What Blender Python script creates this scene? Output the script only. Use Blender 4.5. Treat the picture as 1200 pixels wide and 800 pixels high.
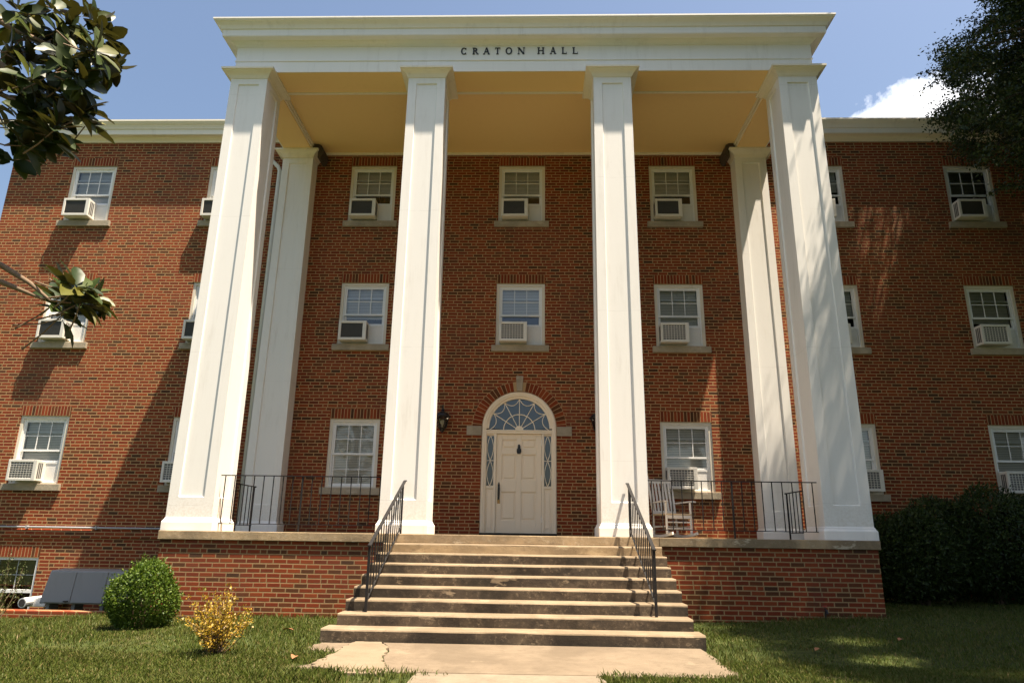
import bpy, bmesh, math, random
import numpy as np
from mathutils import Vector, Matrix
PI = math.pi
for o in list(bpy.data.objects):
    bpy.data.objects.remove(o)
SC = bpy.context.scene
C = SC.collection
random.seed(7)
RNG = np.random.default_rng(7)

# ------------------------------------------------------------------ camera
CAM = dict(f=806.557, pos=(0.245, -13.865, -0.009), pitch=0.2752, yaw=-0.030, roll=-0.0148)
cd = bpy.data.cameras.new('camera')
cd.sensor_fit = 'HORIZONTAL'
cd.sensor_width = 36.0
cd.lens = CAM['f'] / 1200.0 * 36.0
cd.clip_start = 0.05
cd.clip_end = 4000
cam = bpy.data.objects.new('camera', cd)
C.objects.link(cam)
cy_, sy_ = math.cos(CAM['yaw']), math.sin(CAM['yaw'])
cp_, sp_ = math.cos(CAM['pitch']), math.sin(CAM['pitch'])
cr_, sr_ = math.cos(CAM['roll']), math.sin(CAM['roll'])
right0 = Vector((cy_, -sy_, 0))
f0 = Vector((sy_, cy_, 0))
fwd = cp_ * f0 + sp_ * Vector((0, 0, 1))
up0 = -sp_ * f0 + cp_ * Vector((0, 0, 1))
rgt = cr_ * right0 - sr_ * up0
upv = sr_ * right0 + cr_ * up0
M = Matrix((rgt, upv, -fwd)).transposed().to_4x4()
M.translation = Vector(CAM['pos'])
cam.matrix_world = M
SC.camera = cam

# ------------------------------------------------------------------ sun, sky, exposure
SUN_TRAVEL = Vector((-1.87, 1.0, -6.2))
SUN_EL = math.atan2(6.2, math.hypot(1.87, 1.0))
SUN_AZ = math.atan2(1.87, -1.0)            # clockwise from +Y
sl = bpy.data.lights.new('sun', 'SUN')
sl.energy = 5.0
sl.angle = math.radians(0.53)
sl.color = (1.0, 0.87, 0.70)
so = bpy.data.objects.new('sun', sl)
so.rotation_euler = SUN_TRAVEL.to_track_quat('-Z', 'Y').to_euler()
C.objects.link(so)

W = bpy.data.worlds.new('World')
SC.world = W
W.use_nodes = True
wn, wl = W.node_tree.nodes, W.node_tree.links
wn.clear()
wo = wn.new('ShaderNodeOutputWorld')
bg = wn.new('ShaderNodeBackground')
bg.inputs['Strength'].default_value = 0.062
sky = wn.new('ShaderNodeTexSky')
sky.sky_type = 'NISHITA'
sky.sun_disc = False
sky.sun_elevation = SUN_EL
sky.sun_rotation = SUN_AZ
sky.air_density = 1.2
sky.dust_density = 3.0
sky.ozone_density = 1.4
# fair-weather cumulus low over the roof on the right, as part of the sky
tc = wn.new('ShaderNodeTexCoord')
nz = wn.new('ShaderNodeTexNoise')
nz.inputs['Scale'].default_value = 11.0
nz.inputs['Detail'].default_value = 9.0
nz.inputs['Roughness'].default_value = 0.58
wl.new(tc.outputs['Generated'], nz.inputs['Vector'])
sep = wn.new('ShaderNodeSeparateXYZ')
wl.new(tc.outputs['Generated'], sep.inputs[0])


def wmath(op, a, b=None, clamp=False):
    n = wn.new('ShaderNodeMath')
    n.operation = op
    n.use_clamp = clamp
    for i, v in enumerate((a, b)):
        if v is None:
            continue
        if isinstance(v, (int, float)):
            n.inputs[i].default_value = v
        else:
            wl.new(v, n.inputs[i])
    return n.outputs[0]


azx = wmath('ARCTAN2', sep.outputs['X'], sep.outputs['Y'])
dx = wmath('DIVIDE', wmath('SUBTRACT', azx, 0.545), 0.20)
hump = wmath('SUBTRACT', 1.0, wmath('MULTIPLY', dx, dx), True)
topz = wmath('ADD', 0.475, wmath('MULTIPLY', hump, 0.05))
topz = wmath('ADD', topz, wmath('MULTIPLY', wmath('SUBTRACT', nz.outputs['Fac'], 0.5), 0.12))
edge = wmath('MULTIPLY', wmath('SUBTRACT', topz, sep.outputs['Z']), 60.0, True)
low = wmath('MULTIPLY', wmath('SUBTRACT', sep.outputs['Z'], 0.36), 12.0, True)
cmask = wmath('MULTIPLY', wmath('MULTIPLY', edge, low), wmath('GREATER_THAN', hump, 0.0))
mixc = wn.new('ShaderNodeMix')
mixc.data_type = 'RGBA'
wl.new(cmask, mixc.inputs['Factor'])
wl.new(sky.outputs[0], mixc.inputs['A'])
mixc.inputs['B'].default_value = (11.0, 11.0, 11.2, 1)
wl.new(mixc.outputs['Result'], bg.inputs['Color'])
wl.new(bg.outputs[0], wo.inputs[0])

SC.view_settings.view_transform = 'Standard'
SC.view_settings.look = 'None'
SC.view_settings.gamma = 1.0
SC.view_settings.exposure = 1.56
SC.render.engine = 'CYCLES'

# ------------------------------------------------------------------ helpers


class MB:
    """collects shapes, then links them as one mesh object"""

    def __init__(self):
        self.v = []
        self.f = []
        self.m = []
        self.mat = 0

    def add(self, verts, faces):
        b = len(self.v)
        self.v += [tuple(p) for p in verts]
        for f in faces:
            self.f.append(tuple(b + i for i in f))
            self.m.append(self.mat)
        return self

    def box(self, x0, x1, y0, y1, z0, z1):
        vs = [(x, y, z) for x in (x0, x1) for y in (y0, y1) for z in (z0, z1)]
        return self.add(vs, [(0, 1, 3, 2), (4, 6, 7, 5), (0, 4, 5, 1), (2, 3, 7, 6), (0, 2, 6, 4), (1, 5, 7, 3)])

    def quad(self, a, b, c, d):
        return self.add([a, b, c, d], [(0, 1, 2, 3)])

    def bar(self, a, b, w, h=None, up=(0, 0, 1)):
        """rectangular bar from a to b"""
        h = h or w
        a, b = Vector(a), Vector(b)
        d = (b - a).normalized()
        u = Vector(up)
        if abs(d.dot(u)) > 0.98:
            u = Vector((0, 1, 0))
        s = d.cross(u).normalized()
        u = s.cross(d).normalized()
        vs = []
        for p in (a, b):
            for i, j in ((-1, -1), (1, -1), (1, 1), (-1, 1)):
                vs.append(p + s * i * w / 2 + u * j * h / 2)
        return self.add(vs, [(3, 2, 1, 0), (4, 5, 6, 7), (0, 1, 5, 4), (1, 2, 6, 5), (2, 3, 7, 6), (3, 0, 4, 7)])

    def tube(self, pts, radii, n=8, cap=True):
        pts = [Vector(p) for p in pts]
        if isinstance(radii, (int, float)):
            radii = [radii] * len(pts)
        vs, fs = [], []
        prev = None
        for i, p in enumerate(pts):
            d = (pts[min(i + 1, len(pts) - 1)] - pts[max(i - 1, 0)]).normalized()
            if prev is None:
                u = Vector((0, 0, 1)) if abs(d.z) < 0.9 else Vector((1, 0, 0))
                s = d.cross(u).normalized()
            else:
                s = (prev - d * prev.dot(d)).normalized()
            prev = s
            t = d.cross(s)
            for k in range(n):
                a = 2 * PI * k / n
                vs.append(p + (s * math.cos(a) + t * math.sin(a)) * radii[i])
        for i in range(len(pts) - 1):
            for k in range(n):
                k2 = (k + 1) % n
                fs.append((i * n + k, i * n + k2, (i + 1) * n + k2, (i + 1) * n + k))
        if cap:
            fs.append(tuple(reversed(range(n))))
            fs.append(tuple((len(pts) - 1) * n + k for k in range(n)))
        return self.add(vs, fs)

    def lathe(self, prof, cx, cy, n=16):
        vs, fs = [], []
        for r, z in prof:
            for k in range(n):
                a = 2 * PI * k / n
                vs.append((cx + r * math.cos(a), cy + r * math.sin(a), z))
        for i in range(len(prof) - 1):
            for k in range(n):
                k2 = (k + 1) % n
                fs.append((i * n + k, i * n + k2, (i + 1) * n + k2, (i + 1) * n + k))
        fs.append(tuple(reversed(range(n))))
        fs.append(tuple((len(prof) - 1) * n + k for k in range(n)))
        return self.add(vs, fs)

    def prism(self, poly, y0, y1):
        """polygon in (x, z), extruded along y; front (y0) face counter-clockwise seen from -y"""
        n = len(poly)
        vs = [(x, y0, z) for x, z in poly] + [(x, y1, z) for x, z in poly]
        fs = [tuple(range(n)), tuple(reversed(range(n, 2 * n)))]
        for i in range(n):
            j = (i + 1) % n
            fs.append((j, i, n + i, n + j))
        return self.add(vs, fs)

    def ring(self, cx, cz, r0, r1, a0, a1, y0, y1, n=24):
        """arc band in the xz plane from radius r0 to r1, angles a0..a1"""
        vs, fs = [], []
        for i in range(n + 1):
            a = a0 + (a1 - a0) * i / n
            for r in (r0, r1):
                for y in (y0, y1):
                    vs.append((cx + r * math.cos(a), y, cz + r * math.sin(a)))
        for i in range(n):
            b, c = 4 * i, 4 * (i + 1)
            fs += [(b, c, c + 2, b + 2), (b + 1, b + 3, c + 3, c + 1), (b, b + 1, c + 1, c), (b + 2, c + 2, c + 3, b + 3)]
        fs += [(0, 2, 3, 1), (4 * n, 4 * n + 1, 4 * n + 3, 4 * n + 2)]
        return self.add(vs, fs)

    def mesh(self, name, mats, smooth=False, recalc=True):
        me = bpy.data.meshes.new(name)
        me.from_pydata(self.v, [], self.f)
        if not isinstance(mats, (list, tuple)):
            mats = [mats]
        for m in mats:
            me.materials.append(m)
        if len(mats) > 1:
            me.polygons.foreach_set('material_index', self.m)
        if recalc:
            bm = bmesh.new()
            bm.from_mesh(me)
            bmesh.ops.recalc_face_normals(bm, faces=bm.faces)
            bm.to_mesh(me)
            bm.free()
        if smooth:
            me.polygons.foreach_set('use_smooth', [True] * len(me.polygons))
        me.update()
        return me

    def build(self, name, mats, parent=None, loc=(0, 0, 0), bevel=0, smooth=False, segs=2, recalc=True):
        return link(name, self.mesh(name, mats, smooth, recalc), parent, loc, bevel, segs)


def link(name, me, parent=None, loc=(0, 0, 0), bevel=0, segs=2):
    o = bpy.data.objects.new(name, me)
    C.objects.link(o)
    o.location = loc
    if parent is not None:
        o.parent = parent
    if bevel:
        b = o.modifiers.new('bevel', 'BEVEL')
        b.width = bevel
        b.segments = segs
        b.limit_method = 'ANGLE'
        b.angle_limit = math.radians(40)
    return o


def tag(o, label=None, cat=None, group=None, kind=None):
    if label:
        o['label'] = label
    if cat:
        o['category'] = cat
    if group:
        o['group'] = group
    if kind:
        o['kind'] = kind
    return o


def thing(name, label, cat, loc=(0, 0, 0), rotz=0, group=None):
    o = bpy.data.objects.new(name, None)
    o.empty_display_size = 0.2
    C.objects.link(o)
    o.location = loc
    o.rotation_euler = (0, 0, rotz)
    return tag(o, label, cat, group)


# ------------------------------------------------------------------ materials


class NT:
    def __init__(self, name):
        self.mat = bpy.data.materials.new(name)
        self.mat.use_nodes = True
        self.n = self.mat.node_tree.nodes
        self.l = self.mat.node_tree.links
        self.b = self.n['Principled BSDF']

    def new(self, t, **kw):
        n = self.n.new(t)
        for k, v in kw.items():
            setattr(n, k, v)
        return n

    def put(self, sock, v):
        if v is None:
            return
        if isinstance(v, (int, float)):
            sock.default_value = v
        elif isinstance(v, tuple):
            sock.default_value = v if len(v) == 4 or sock.type == 'VECTOR' else (*v, 1)
        else:
            self.l.new(v, sock)

    def math(self, op, a, b=None, c=None, clamp=False):
        n = self.new('ShaderNodeMath', operation=op, use_clamp=clamp)
        for i, v in enumerate((a, b, c)):
            self.put(n.inputs[i], v)
        return n.outputs[0]

    def mix(self, fac, a, b, mode='MIX'):
        n = self.new('ShaderNodeMix', data_type='RGBA', blend_type=mode)
        self.put(n.inputs['Factor'], fac)
        self.put(n.inputs['A'], a)
        self.put(n.inputs['B'], b)
        return n.outputs['Result']

    def fmix(self, fac, a, b):
        n = self.new('ShaderNodeMix', data_type='FLOAT')
        self.put(n.inputs[0], fac)
        self.put(n.inputs[2], a)
        self.put(n.inputs[3], b)
        return n.outputs[0]

    def noise(self, scale, detail=4, rough=0.55, vec=None, dist=0):
        n = self.new('ShaderNodeTexNoise')
        n.inputs['Scale'].default_value = scale
        n.inputs['Detail'].default_value = detail
        n.inputs['Roughness'].default_value = rough
        n.inputs['Distortion'].default_value = dist
        if vec is None:
            vec = self.pos()
        self.l.new(vec, n.inputs['Vector'])
        return n.outputs['Fac']

    def pos(self):
        if not hasattr(self, '_p'):
            self._p = self.new('ShaderNodeNewGeometry').outputs['Position']
        return self._p

    def obj(self):
        if not hasattr(self, '_o'):
            self._o = self.new('ShaderNodeTexCoord').outputs['Object']
        return self._o

    def ramp(self, fac, stops, interp='LINEAR'):
        n = self.new('ShaderNodeValToRGB')
        n.color_ramp.interpolation = interp
        el = n.color_ramp.elements
        while len(el) < len(stops):
            el.new(0.5)
        for e, (p, c) in zip(el, stops):
            e.position = p
            e.color = (*c, 1) if isinstance(c, tuple) else (c, c, c, 1)
        self.l.new(fac, n.inputs[0])
        return n.outputs[0]

    def smooth(self, v, a, b):
        n = self.new('ShaderNodeMapRange', interpolation_type='SMOOTHSTEP')
        self.put(n.inputs['Value'], v)
        n.inputs['From Min'].default_value = a
        n.inputs['From Max'].default_value = b
        return n.outputs[0]

    def scaled(self, vec, s):
        n = self.new('ShaderNodeVectorMath', operation='MULTIPLY')
        self.l.new(vec, n.inputs[0])
        n.inputs[1].default_value = s
        return n.outputs[0]

    def bump(self, h, strength=0.3, dist=0.01):
        n = self.new('ShaderNodeBump')
        n.inputs['Strength'].default_value = strength
        n.inputs['Distance'].default_value = dist
        self.l.new(h, n.inputs['Height'])
        self.l.new(n.outputs[0], self.b.inputs['Normal'])

    def done(self, col=None, rough=0.6, metal=0, spec=0.5, coat=0):
        self.put(self.b.inputs['Base Color'], col)
        self.put(self.b.inputs['Roughness'], rough)
        self.put(self.b.inputs['Metallic'], metal)
        self.put(self.b.inputs['Specular IOR Level'], spec)
        if coat:
            self.b.inputs['Coat Weight'].default_value = coat
        return self.mat


BRICK_STOPS = [(p_, (c_[0] * .76, c_[1] * .445, c_[2] * .20)) for p_, c_ in [(0.0, (.30, .080, .036)), (.17, (.25, .062, .030)), (.33, (.34, .105, .046)), (.48, (.27, .072, .034)),
               (.60, (.20, .058, .033)), (.68, (.31, .090, .040)), (.77, (.18, .082, .045)), (.88, (.125, .070, .044)),
               (.972, (.075, .052, .042))]]


def brick_mat(name, ch=.0665, bw=.2, mortar=(.45, .285, .13), joint=.0084, dirt=0.38):
    t = NT(name)
    s = t.new('ShaderNodeSeparateXYZ')
    t.l.new(t.pos(), s.inputs[0])
    x, y, z = s.outputs
    wob = t.math('MULTIPLY', t.math('SUBTRACT', t.noise(2.2, 2), .5), .010)
    u = t.math('DIVIDE', t.math('ADD', t.math('ADD', x, y), 60.03), bw)
    v = t.math('DIVIDE', t.math('ADD', t.math('ADD', z, wob), 20.0), ch)
    row = t.math('FLOOR', v)
    fv = t.math('FRACT', v)
    rn = t.new('ShaderNodeTexWhiteNoise', noise_dimensions='1D')
    t.l.new(row, rn.inputs['W'])
    is6 = t.math('COMPARE', t.math('MODULO', row, 6.0), 2.0, 0.1)
    us = t.math('ADD', t.math('ADD', u, t.math('MULTIPLY', t.math('MODULO', row, 2.0), 0.5)), t.math('MULTIPLY', rn.outputs['Value'], .22))
    ids = t.math('FLOOR', us)
    fu = t.math('FRACT', us)
    es = t.math('MINIMUM', fu, t.math('SUBTRACT', 1.0, fu))
    th = t.math('MODULO', t.math('ADD', u, t.math('MULTIPLY', rn.outputs['Value'], .3)), 1.5)
    kh = t.math('FLOOR', t.math('DIVIDE', t.math('ADD', u, t.math('MULTIPLY', rn.outputs['Value'], .3)), 1.5))
    isS = t.math('LESS_THAN', th, 1.0)
    eh = t.fmix(isS, t.math('MINIMUM', t.math('SUBTRACT', th, 1.0), t.math('SUBTRACT', 1.5, th)),
                t.math('MINIMUM', th, t.math('SUBTRACT', 1.0, th)))
    idh = t.math('ADD', t.math('MULTIPLY', kh, 2.0), isS)
    eu = t.math('MULTIPLY', t.fmix(is6, es, eh), bw)
    idb = t.fmix(is6, ids, idh)
    ev = t.math('MULTIPLY', t.math('MINIMUM', fv, t.math('SUBTRACT', 1.0, fv)), ch)
    d = t.math('MINIMUM', eu, ev)
    d = t.math('ADD', d, t.math('MULTIPLY', t.math('SUBTRACT', t.noise(55, 3), .5), .0035))
    face = t.smooth(d, joint - .0016, joint + .0016)
    comb = t.new('ShaderNodeCombineXYZ')
    t.l.new(idb, comb.inputs[0])
    t.l.new(row, comb.inputs[1])
    w = t.new('ShaderNodeTexWhiteNoise', noise_dimensions='2D')
    t.l.new(comb.outputs[0], w.inputs['Vector'])
    col = t.ramp(w.outputs['Value'], BRICK_STOPS, 'CONSTANT')
    grain = t.noise(70, 4, .65)
    col = t.mix(t.math('MULTIPLY', t.smooth(grain, .35, .75), .35), col, (.13, .06, .04), 'MIX')
    mcol = t.mix(t.noise(30, 3), (mortar[0] * .72, mortar[1] * .7, mortar[2] * .68), mortar)
    col = t.mix(face, mcol, col)
    # broad weathering: slow, low-contrast drift and a few sooty streaks
    big = t.noise(.55, 5, .6)
    col = t.mix(t.math('MULTIPLY', t.smooth(big, .45, .75), dirt), col, (.09, .05, .035))
    streak = t.noise(1.0, 4, .6, t.scaled(t.pos(), (3.2, 3.2, .25)))
    col = t.mix(t.math('MULTIPLY', t.smooth(streak, .56, .75), dirt * .7), col, (.07, .045, .035))
    h = t.math('ADD', t.math('MULTIPLY', face, 1.0), t.math('MULTIPLY', grain, .25))
    t.bump(h, .55, .006)
    return t.done(col, .88, spec=.25)


def soldier_mat(name):
    """upright bricks, one course; object space: x along the course, z from 0 at its foot"""
    t = NT(name)
    s = t.new('ShaderNodeSeparateXYZ')
    t.l.new(t.obj(), s.inputs[0])
    x, y, z = s.outputs
    u = t.math('DIVIDE', t.math('ADD', x, 40.0), .0665)
    fu = t.math('FRACT', u)
    e = t.math('MULTIPLY', t.math('MINIMUM', fu, t.math('SUBTRACT', 1.0, fu)), .0665)
    ez = t.math('MINIMUM', z, t.math('SUBTRACT', .21, z))
    d = t.math('ADD', t.math('MINIMUM', e, ez), t.math('MULTIPLY', t.math('SUBTRACT', t.noise(55, 3), .5), .0035))
    face = t.smooth(d, .0042, .0074)
    w = t.new('ShaderNodeTexWhiteNoise', noise_dimensions='2D')
    cb = t.new('ShaderNodeCombineXYZ')
    t.l.new(t.math('FLOOR', u), cb.inputs[0])
    oi = t.new('ShaderNodeObjectInfo')
    t.l.new(t.math('MULTIPLY', oi.outputs['Random'], 91.0), cb.inputs[1])
    t.l.new(cb.outputs[0], w.inputs['Vector'])
    col = t.ramp(w.outputs['Value'], BRICK_STOPS, 'CONSTANT')
    grain = t.noise(70, 4, .65)
    col = t.mix(t.math('MULTIPLY', t.smooth(grain, .35, .75), .35), col, (.13, .06, .04))
    col = t.mix(face, (.44, .285, .135), col)
    t.bump(t.math('ADD', face, t.math('MULTIPLY', grain, .25)), .55, .006)
    return t.done(col, .88, spec=.25)


def voussoir_mat():
    t = NT('arch_brick')
    g = t.new('ShaderNodeNewGeometry')
    col = t.ramp(g.outputs['Random Per Island'], BRICK_STOPS, 'CONSTANT')
    gr = t.noise(70, 4, .65)
    col = t.mix(t.math('MULTIPLY', t.smooth(gr, .35, .75), .35), col, (.13, .06, .04))
    t.bump(gr, .3, .004)
    return t.done(col, .88, spec=.25)


def paint(name, col, rough=.5, dirt=.25, dirtcol=(.36, .31, .24), scale=1.0, spec=.4):
    t = NT(name)
    a = t.noise(1.3 * scale, 6, .62)
    b = t.noise(6.0, 5, .65, t.scaled(t.pos(), (1.6, 1.6, .18)))
    c = t.noise(38, 4, .6)
    m = t.math('MULTIPLY', t.math('MULTIPLY', t.smooth(b, .46, .8), t.smooth(a, .35, .7)), dirt)
    cc = t.mix(m, col, dirtcol)
    cc = t.mix(t.math('MULTIPLY', t.smooth(c, .66, .8), dirt * .5), cc, dirtcol)
    t.bump(t.math('ADD', t.math('MULTIPLY', c, .5), a), .12, .006)
    return t.done(cc, rough, spec=spec)


def column_paint(name, col):
    t = NT(name)
    s_ = t.new('ShaderNodeSeparateXYZ')
    t.l.new(t.pos(), s_.inputs[0])
    a = t.noise(1.3, 6, .62)
    b = t.noise(6.0, 5, .65, t.scaled(t.pos(), (1.6, 1.6, .18)))
    c = t.noise(38, 4, .6)
    oi = t.new('ShaderNodeObjectInfo')
    zz = t.math('ADD', t.math('DIVIDE', t.math('ADD', s_.outputs[2], t.math('MULTIPLY', t.noise(1.5, 2), .008)), 2.44), t.math('MULTIPLY', oi.outputs['Random'], .35))
    f = t.math('FRACT', zz)
    line = t.math('SUBTRACT', 1.0, t.smooth(t.math('ABSOLUTE', t.math('SUBTRACT', f, .5)), .0006, .0022))
    line = t.math('MULTIPLY', line, t.smooth(t.noise(5, 3), .3, .6))
    m = t.math('MULTIPLY', t.math('MULTIPLY', t.smooth(b, .46, .8), t.smooth(a, .35, .7)), .30)
    low = t.math('MULTIPLY', t.math('SUBTRACT', 1.0, t.smooth(t.math('ADD', s_.outputs[2], t.math('MULTIPLY', a, .9)), .45, 1.3)), t.smooth(c, .35, .7))
    chip = t.smooth(t.noise(14, 6, .75), .70, .73)
    cc = t.mix(m, col, (.42, .36, .27))
    cc = t.mix(t.math('MULTIPLY', low, .35), cc, (.50, .42, .30))
    cc = t.mix(t.math('MULTIPLY', line, .22), cc, (.34, .30, .25))
    cc = t.mix(t.math('MULTIPLY', chip, .55), cc, (.45, .38, .29))
    t.bump(t.math('SUBTRACT', t.math('ADD', t.math('MULTIPLY', c, .5), a), t.math('ADD', t.math('MULTIPLY', line, .4), chip)), .18, .006)
    return t.done(cc, .5, spec=.35)


def plain(name, col, rough=.5, metal=0, var=.15, scale=20, spec=.5):
    t = NT(name)
    a = t.noise(scale, 4, .6)
    cc = t.mix(a, tuple(v * (1 - var) for v in col), tuple(min(1, v * (1 + var)) for v in col))
    return t.done(cc, rough, metal, spec)


def concrete(name, light, dark, stain, patch, grime=.5, spec=.25):
    t = NT(name)
    a = t.noise(3.0, 7, .68)
    b = t.noise(1.1, 5, .6, dist=.6)
    p = t.noise(2.3, 6, .7, t.scaled(t.pos(), (1.0, 1.0, 2.2)))
    f = t.noise(90, 4, .7)
    g2 = t.noise(17, 7, .78)
    g3 = t.noise(8, 6, .75, t.scaled(t.pos(), (1.0, 1.0, 1.6)))
    cc = t.mix(t.smooth(a, .3, .7), dark, light)
    cc = t.mix(t.math('MULTIPLY', t.smooth(g2, .52, .62), .55 * grime), cc, patch)
    cc = t.mix(t.math('MULTIPLY', t.smooth(g3, .54, .64), .8 * grime), cc, stain)
    cc = t.mix(t.math('MULTIPLY', t.smooth(b, .42, .62), grime), cc, stain)
    cc = t.mix(t.math('MULTIPLY', t.smooth(p, .60, .66), .75), cc, patch)
    cc = t.mix(t.math('MULTIPLY', t.smooth(f, .60, .74), .55), cc, tuple(v * .45 for v in dark))
    t.bump(t.math('ADD', t.math('ADD', f, g2), t.math('MULTIPLY', a, 2.0)), .5, .008)
    return t.done(cc, .9, spec=spec)


def leaf_mat(name, stops, back=None, rough=.4, trans=.25, spec=.5):
    t = NT(name)
    g = t.new('ShaderNodeNewGeometry')
    col = t.ramp(g.outputs['Random Per Island'], stops)
    if back:
        col = t.mix(g.outputs['Backfacing'], col, back)
    t.put(t.b.inputs['Base Color'], col)
    t.b.inputs['Roughness'].default_value = rough
    t.b.inputs['Specular IOR Level'].default_value = spec
    tr = t.new('ShaderNodeBsdfTranslucent')
    t.l.new(t.mix(1.0, col, (1.0, 1.0, .45), 'MULTIPLY'), tr.inputs['Color'])
    ms = t.new('ShaderNodeMixShader')
    ms.inputs[0].default_value = trans
    t.l.new(t.b.outputs[0], ms.inputs[1])
    t.l.new(tr.outputs[0], ms.inputs[2])
    t.l.new(ms.outputs[0], t.n['Material Output'].inputs[0])
    return t.mat


def glass_mat(name, tint=(.90, .92, .93)):
    t = NT(name)
    t.n.remove(t.b)
    tr = t.new('ShaderNodeBsdfTransparent')
    tr.inputs[0].default_value = (*tint, 1)
    gl = t.new('ShaderNodeBsdfGlossy')
    gl.inputs['Roughness'].default_value = .03
    wv = t.noise(1.2, 2)
    bp = t.new('ShaderNodeBump')
    bp.inputs['Strength'].default_value = .12
    bp.inputs['Distance'].default_value = .05
    t.l.new(wv, bp.inputs['Height'])
    t.l.new(bp.outputs[0], gl.inputs['Normal'])
    fr = t.new('ShaderNodeFresnel')
    fr.inputs['IOR'].default_value = 1.6
    ms = t.new('ShaderNodeMixShader')
    t.l.new(t.math('ADD', t.math('MULTIPLY', fr.outputs[0], 1.3), .04, clamp=True), ms.inputs[0])
    t.l.new(tr.outputs[0], ms.inputs[1])
    t.l.new(gl.outputs[0], ms.inputs[2])
    t.l.new(ms.outputs[0], t.n['Material Output'].inputs[0])
    return t.mat


def blind_mat():
    t = NT('blind_slats')
    s = t.new('ShaderNodeSeparateXYZ')
    t.l.new(t.pos(), s.inputs[0])
    f = t.math('FRACT', t.math('DIVIDE', s.outputs[2], .034))
    oi = t.new('ShaderNodeObjectInfo')
    base = t.ramp(oi.outputs['Random'], [(0, (.70, .67, .60)), (.5, (.82, .79, .72)), (1, (.60, .58, .53))])
    col = t.mix(t.smooth(f, .62, .95), base, (.20, .19, .18))
    return t.done(col, .6)


def ground_mat():
    t = NT('lawn_soil')
    a = t.noise(.8, 6, .65)
    b = t.noise(9, 5, .7)
    col = t.mix(t.smooth(b, .35, .7), (.030, .042, .010), (.060, .072, .018))
    col = t.mix(t.math('MULTIPLY', t.smooth(a, .55, .72), .6), col, (.12, .085, .045))
    t.bump(b, .6, .03)
    return t.done(col, .95, spec=.15)


def grass_mat():
    t = NT('grass_blades')
    g = t.new('ShaderNodeNewGeometry')
    col = t.ramp(g.outputs['Random Per Island'], [(0, (.062, .088, .012)), (.4, (.092, .122, .018)), (.75, (.122, .145, .026)),
                                                  (.9, (.165, .15, .042)), (1, (.24, .18, .075))])
    n = t.noise(.9, 5, .6)
    col = t.mix(t.math('MULTIPLY', t.smooth(n, .5, .75), .5), col, (.13, .13, .035))
    t.put(t.b.inputs['Base Color'], col)
    t.b.inputs['Roughness'].default_value = .55
    t.b.inputs['Specular IOR Level'].default_value = .3
    tr = t.new('ShaderNodeBsdfTranslucent')
    t.l.new(col, tr.inputs[0])
    ms = t.new('ShaderNodeMixShader')
    ms.inputs[0].default_value = .3
    t.l.new(t.b.outputs[0], ms.inputs[1])
    t.l.new(tr.outputs[0], ms.inputs[2])
    t.l.new(ms.outputs[0], t.n['Material Output'].inputs[0])
    return t.mat


def iron_mat():
    t = NT('black_iron')
    a = t.noise(60, 4, .7)
    col = t.mix(t.smooth(a, .62, .74), (.018, .017, .017), (.09, .042, .022))
    return t.done(col, .6, .0, .2)


M = {}
M['brick'] = brick_mat('red_brick')
M['brick_low'] = brick_mat('porch_brick', joint=.0080, dirt=.40, mortar=(.40, .26, .125))
M['soldier'] = soldier_mat('soldier_brick')
M['arch'] = voussoir_mat()
M['mortar'] = plain('mortar', (.44, .29, .14), .95, var=.2)
M['white'] = paint('white_paint', (.88, .85, .80), .48, .30)
M['column'] = column_paint('column_paint', (.86, .835, .785))
M['trim'] = paint('trim_paint', (.84, .775, .64), .5, .4)
M['cream'] = paint('cream_soffit', (.92, .66, .30), .6, .2, (.70, .48, .22))
M['door'] = paint('door_paint', (.88, .75, .57), .42, .2)
M['frame'] = paint('window_frame_paint', (.70, .645, .53), .5, .5, (.30, .25, .18))
M['vinyl'] = plain('white_vinyl', (.76, .76, .74), .4, var=.04)
M['filler'] = plain('filler_panel', (.70, .69, .66), .5, var=.06)
M['stone'] = concrete('lime_stone', (.44, .37, .27), (.33, .28, .20), (.22, .19, .14), (.5, .43, .33), .4)
M['tread'] = concrete('step_tread', (.285, .215, .14), (.22, .165, .105), (.16, .12, .075), (.32, .25, .165), .5)
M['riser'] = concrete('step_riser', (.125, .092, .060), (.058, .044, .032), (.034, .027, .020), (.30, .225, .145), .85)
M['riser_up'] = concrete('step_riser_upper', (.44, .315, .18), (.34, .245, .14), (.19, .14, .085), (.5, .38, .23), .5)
M['coping'] = concrete('coping_stone', (.44, .32, .19), (.33, .24, .14), (.15, .115, .075), (.58, .49, .36), .6)
M['walk'] = concrete('walk_concrete', (.215, .165, .112), (.17, .13, .088), (.125, .094, .062), (.24, .187, .125), .6)
M['walk_pale'] = concrete('pale_slab', (.245, .188, .125), (.21, .162, .106), (.165, .126, .082), (.27, .21, .14), .5)
M['path'] = concrete('path_concrete', (.26, .21, .15), (.20, .165, .115), (.15, .12, .085), (.30, .25, .18), .5)
M['iron'] = iron_mat()
M['glass'] = glass_mat('window_glass')
M['lampglass'] = glass_mat('lamp_glass', (.88, .86, .8))
M['blind'] = blind_mat()
M['dark'] = plain('dark_interior', (.030, .027, .024), .9)
M['ac'] = plain('air_conditioner_white', (.70, .67, .60), .45, var=.07)
M['acgrey'] = plain('air_conditioner_grille', (.075, .072, .068), .6, var=.2)
M['acfin'] = plain('cooling_fins', (.16, .155, .15), .5, var=.25, scale=90)
M['bulb'] = plain('lamp_bulb', (.75, .72, .62), .35, var=.03)
M['black'] = plain('black_metal', (.012, .012, .013), .38)
M['brass'] = plain('worn_brass', (.32, .19, .07), .35, .8)
M['steel'] = paint('cabinet_grey', (.23, .235, .23), .45, .35, (.07, .07, .065))
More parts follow.
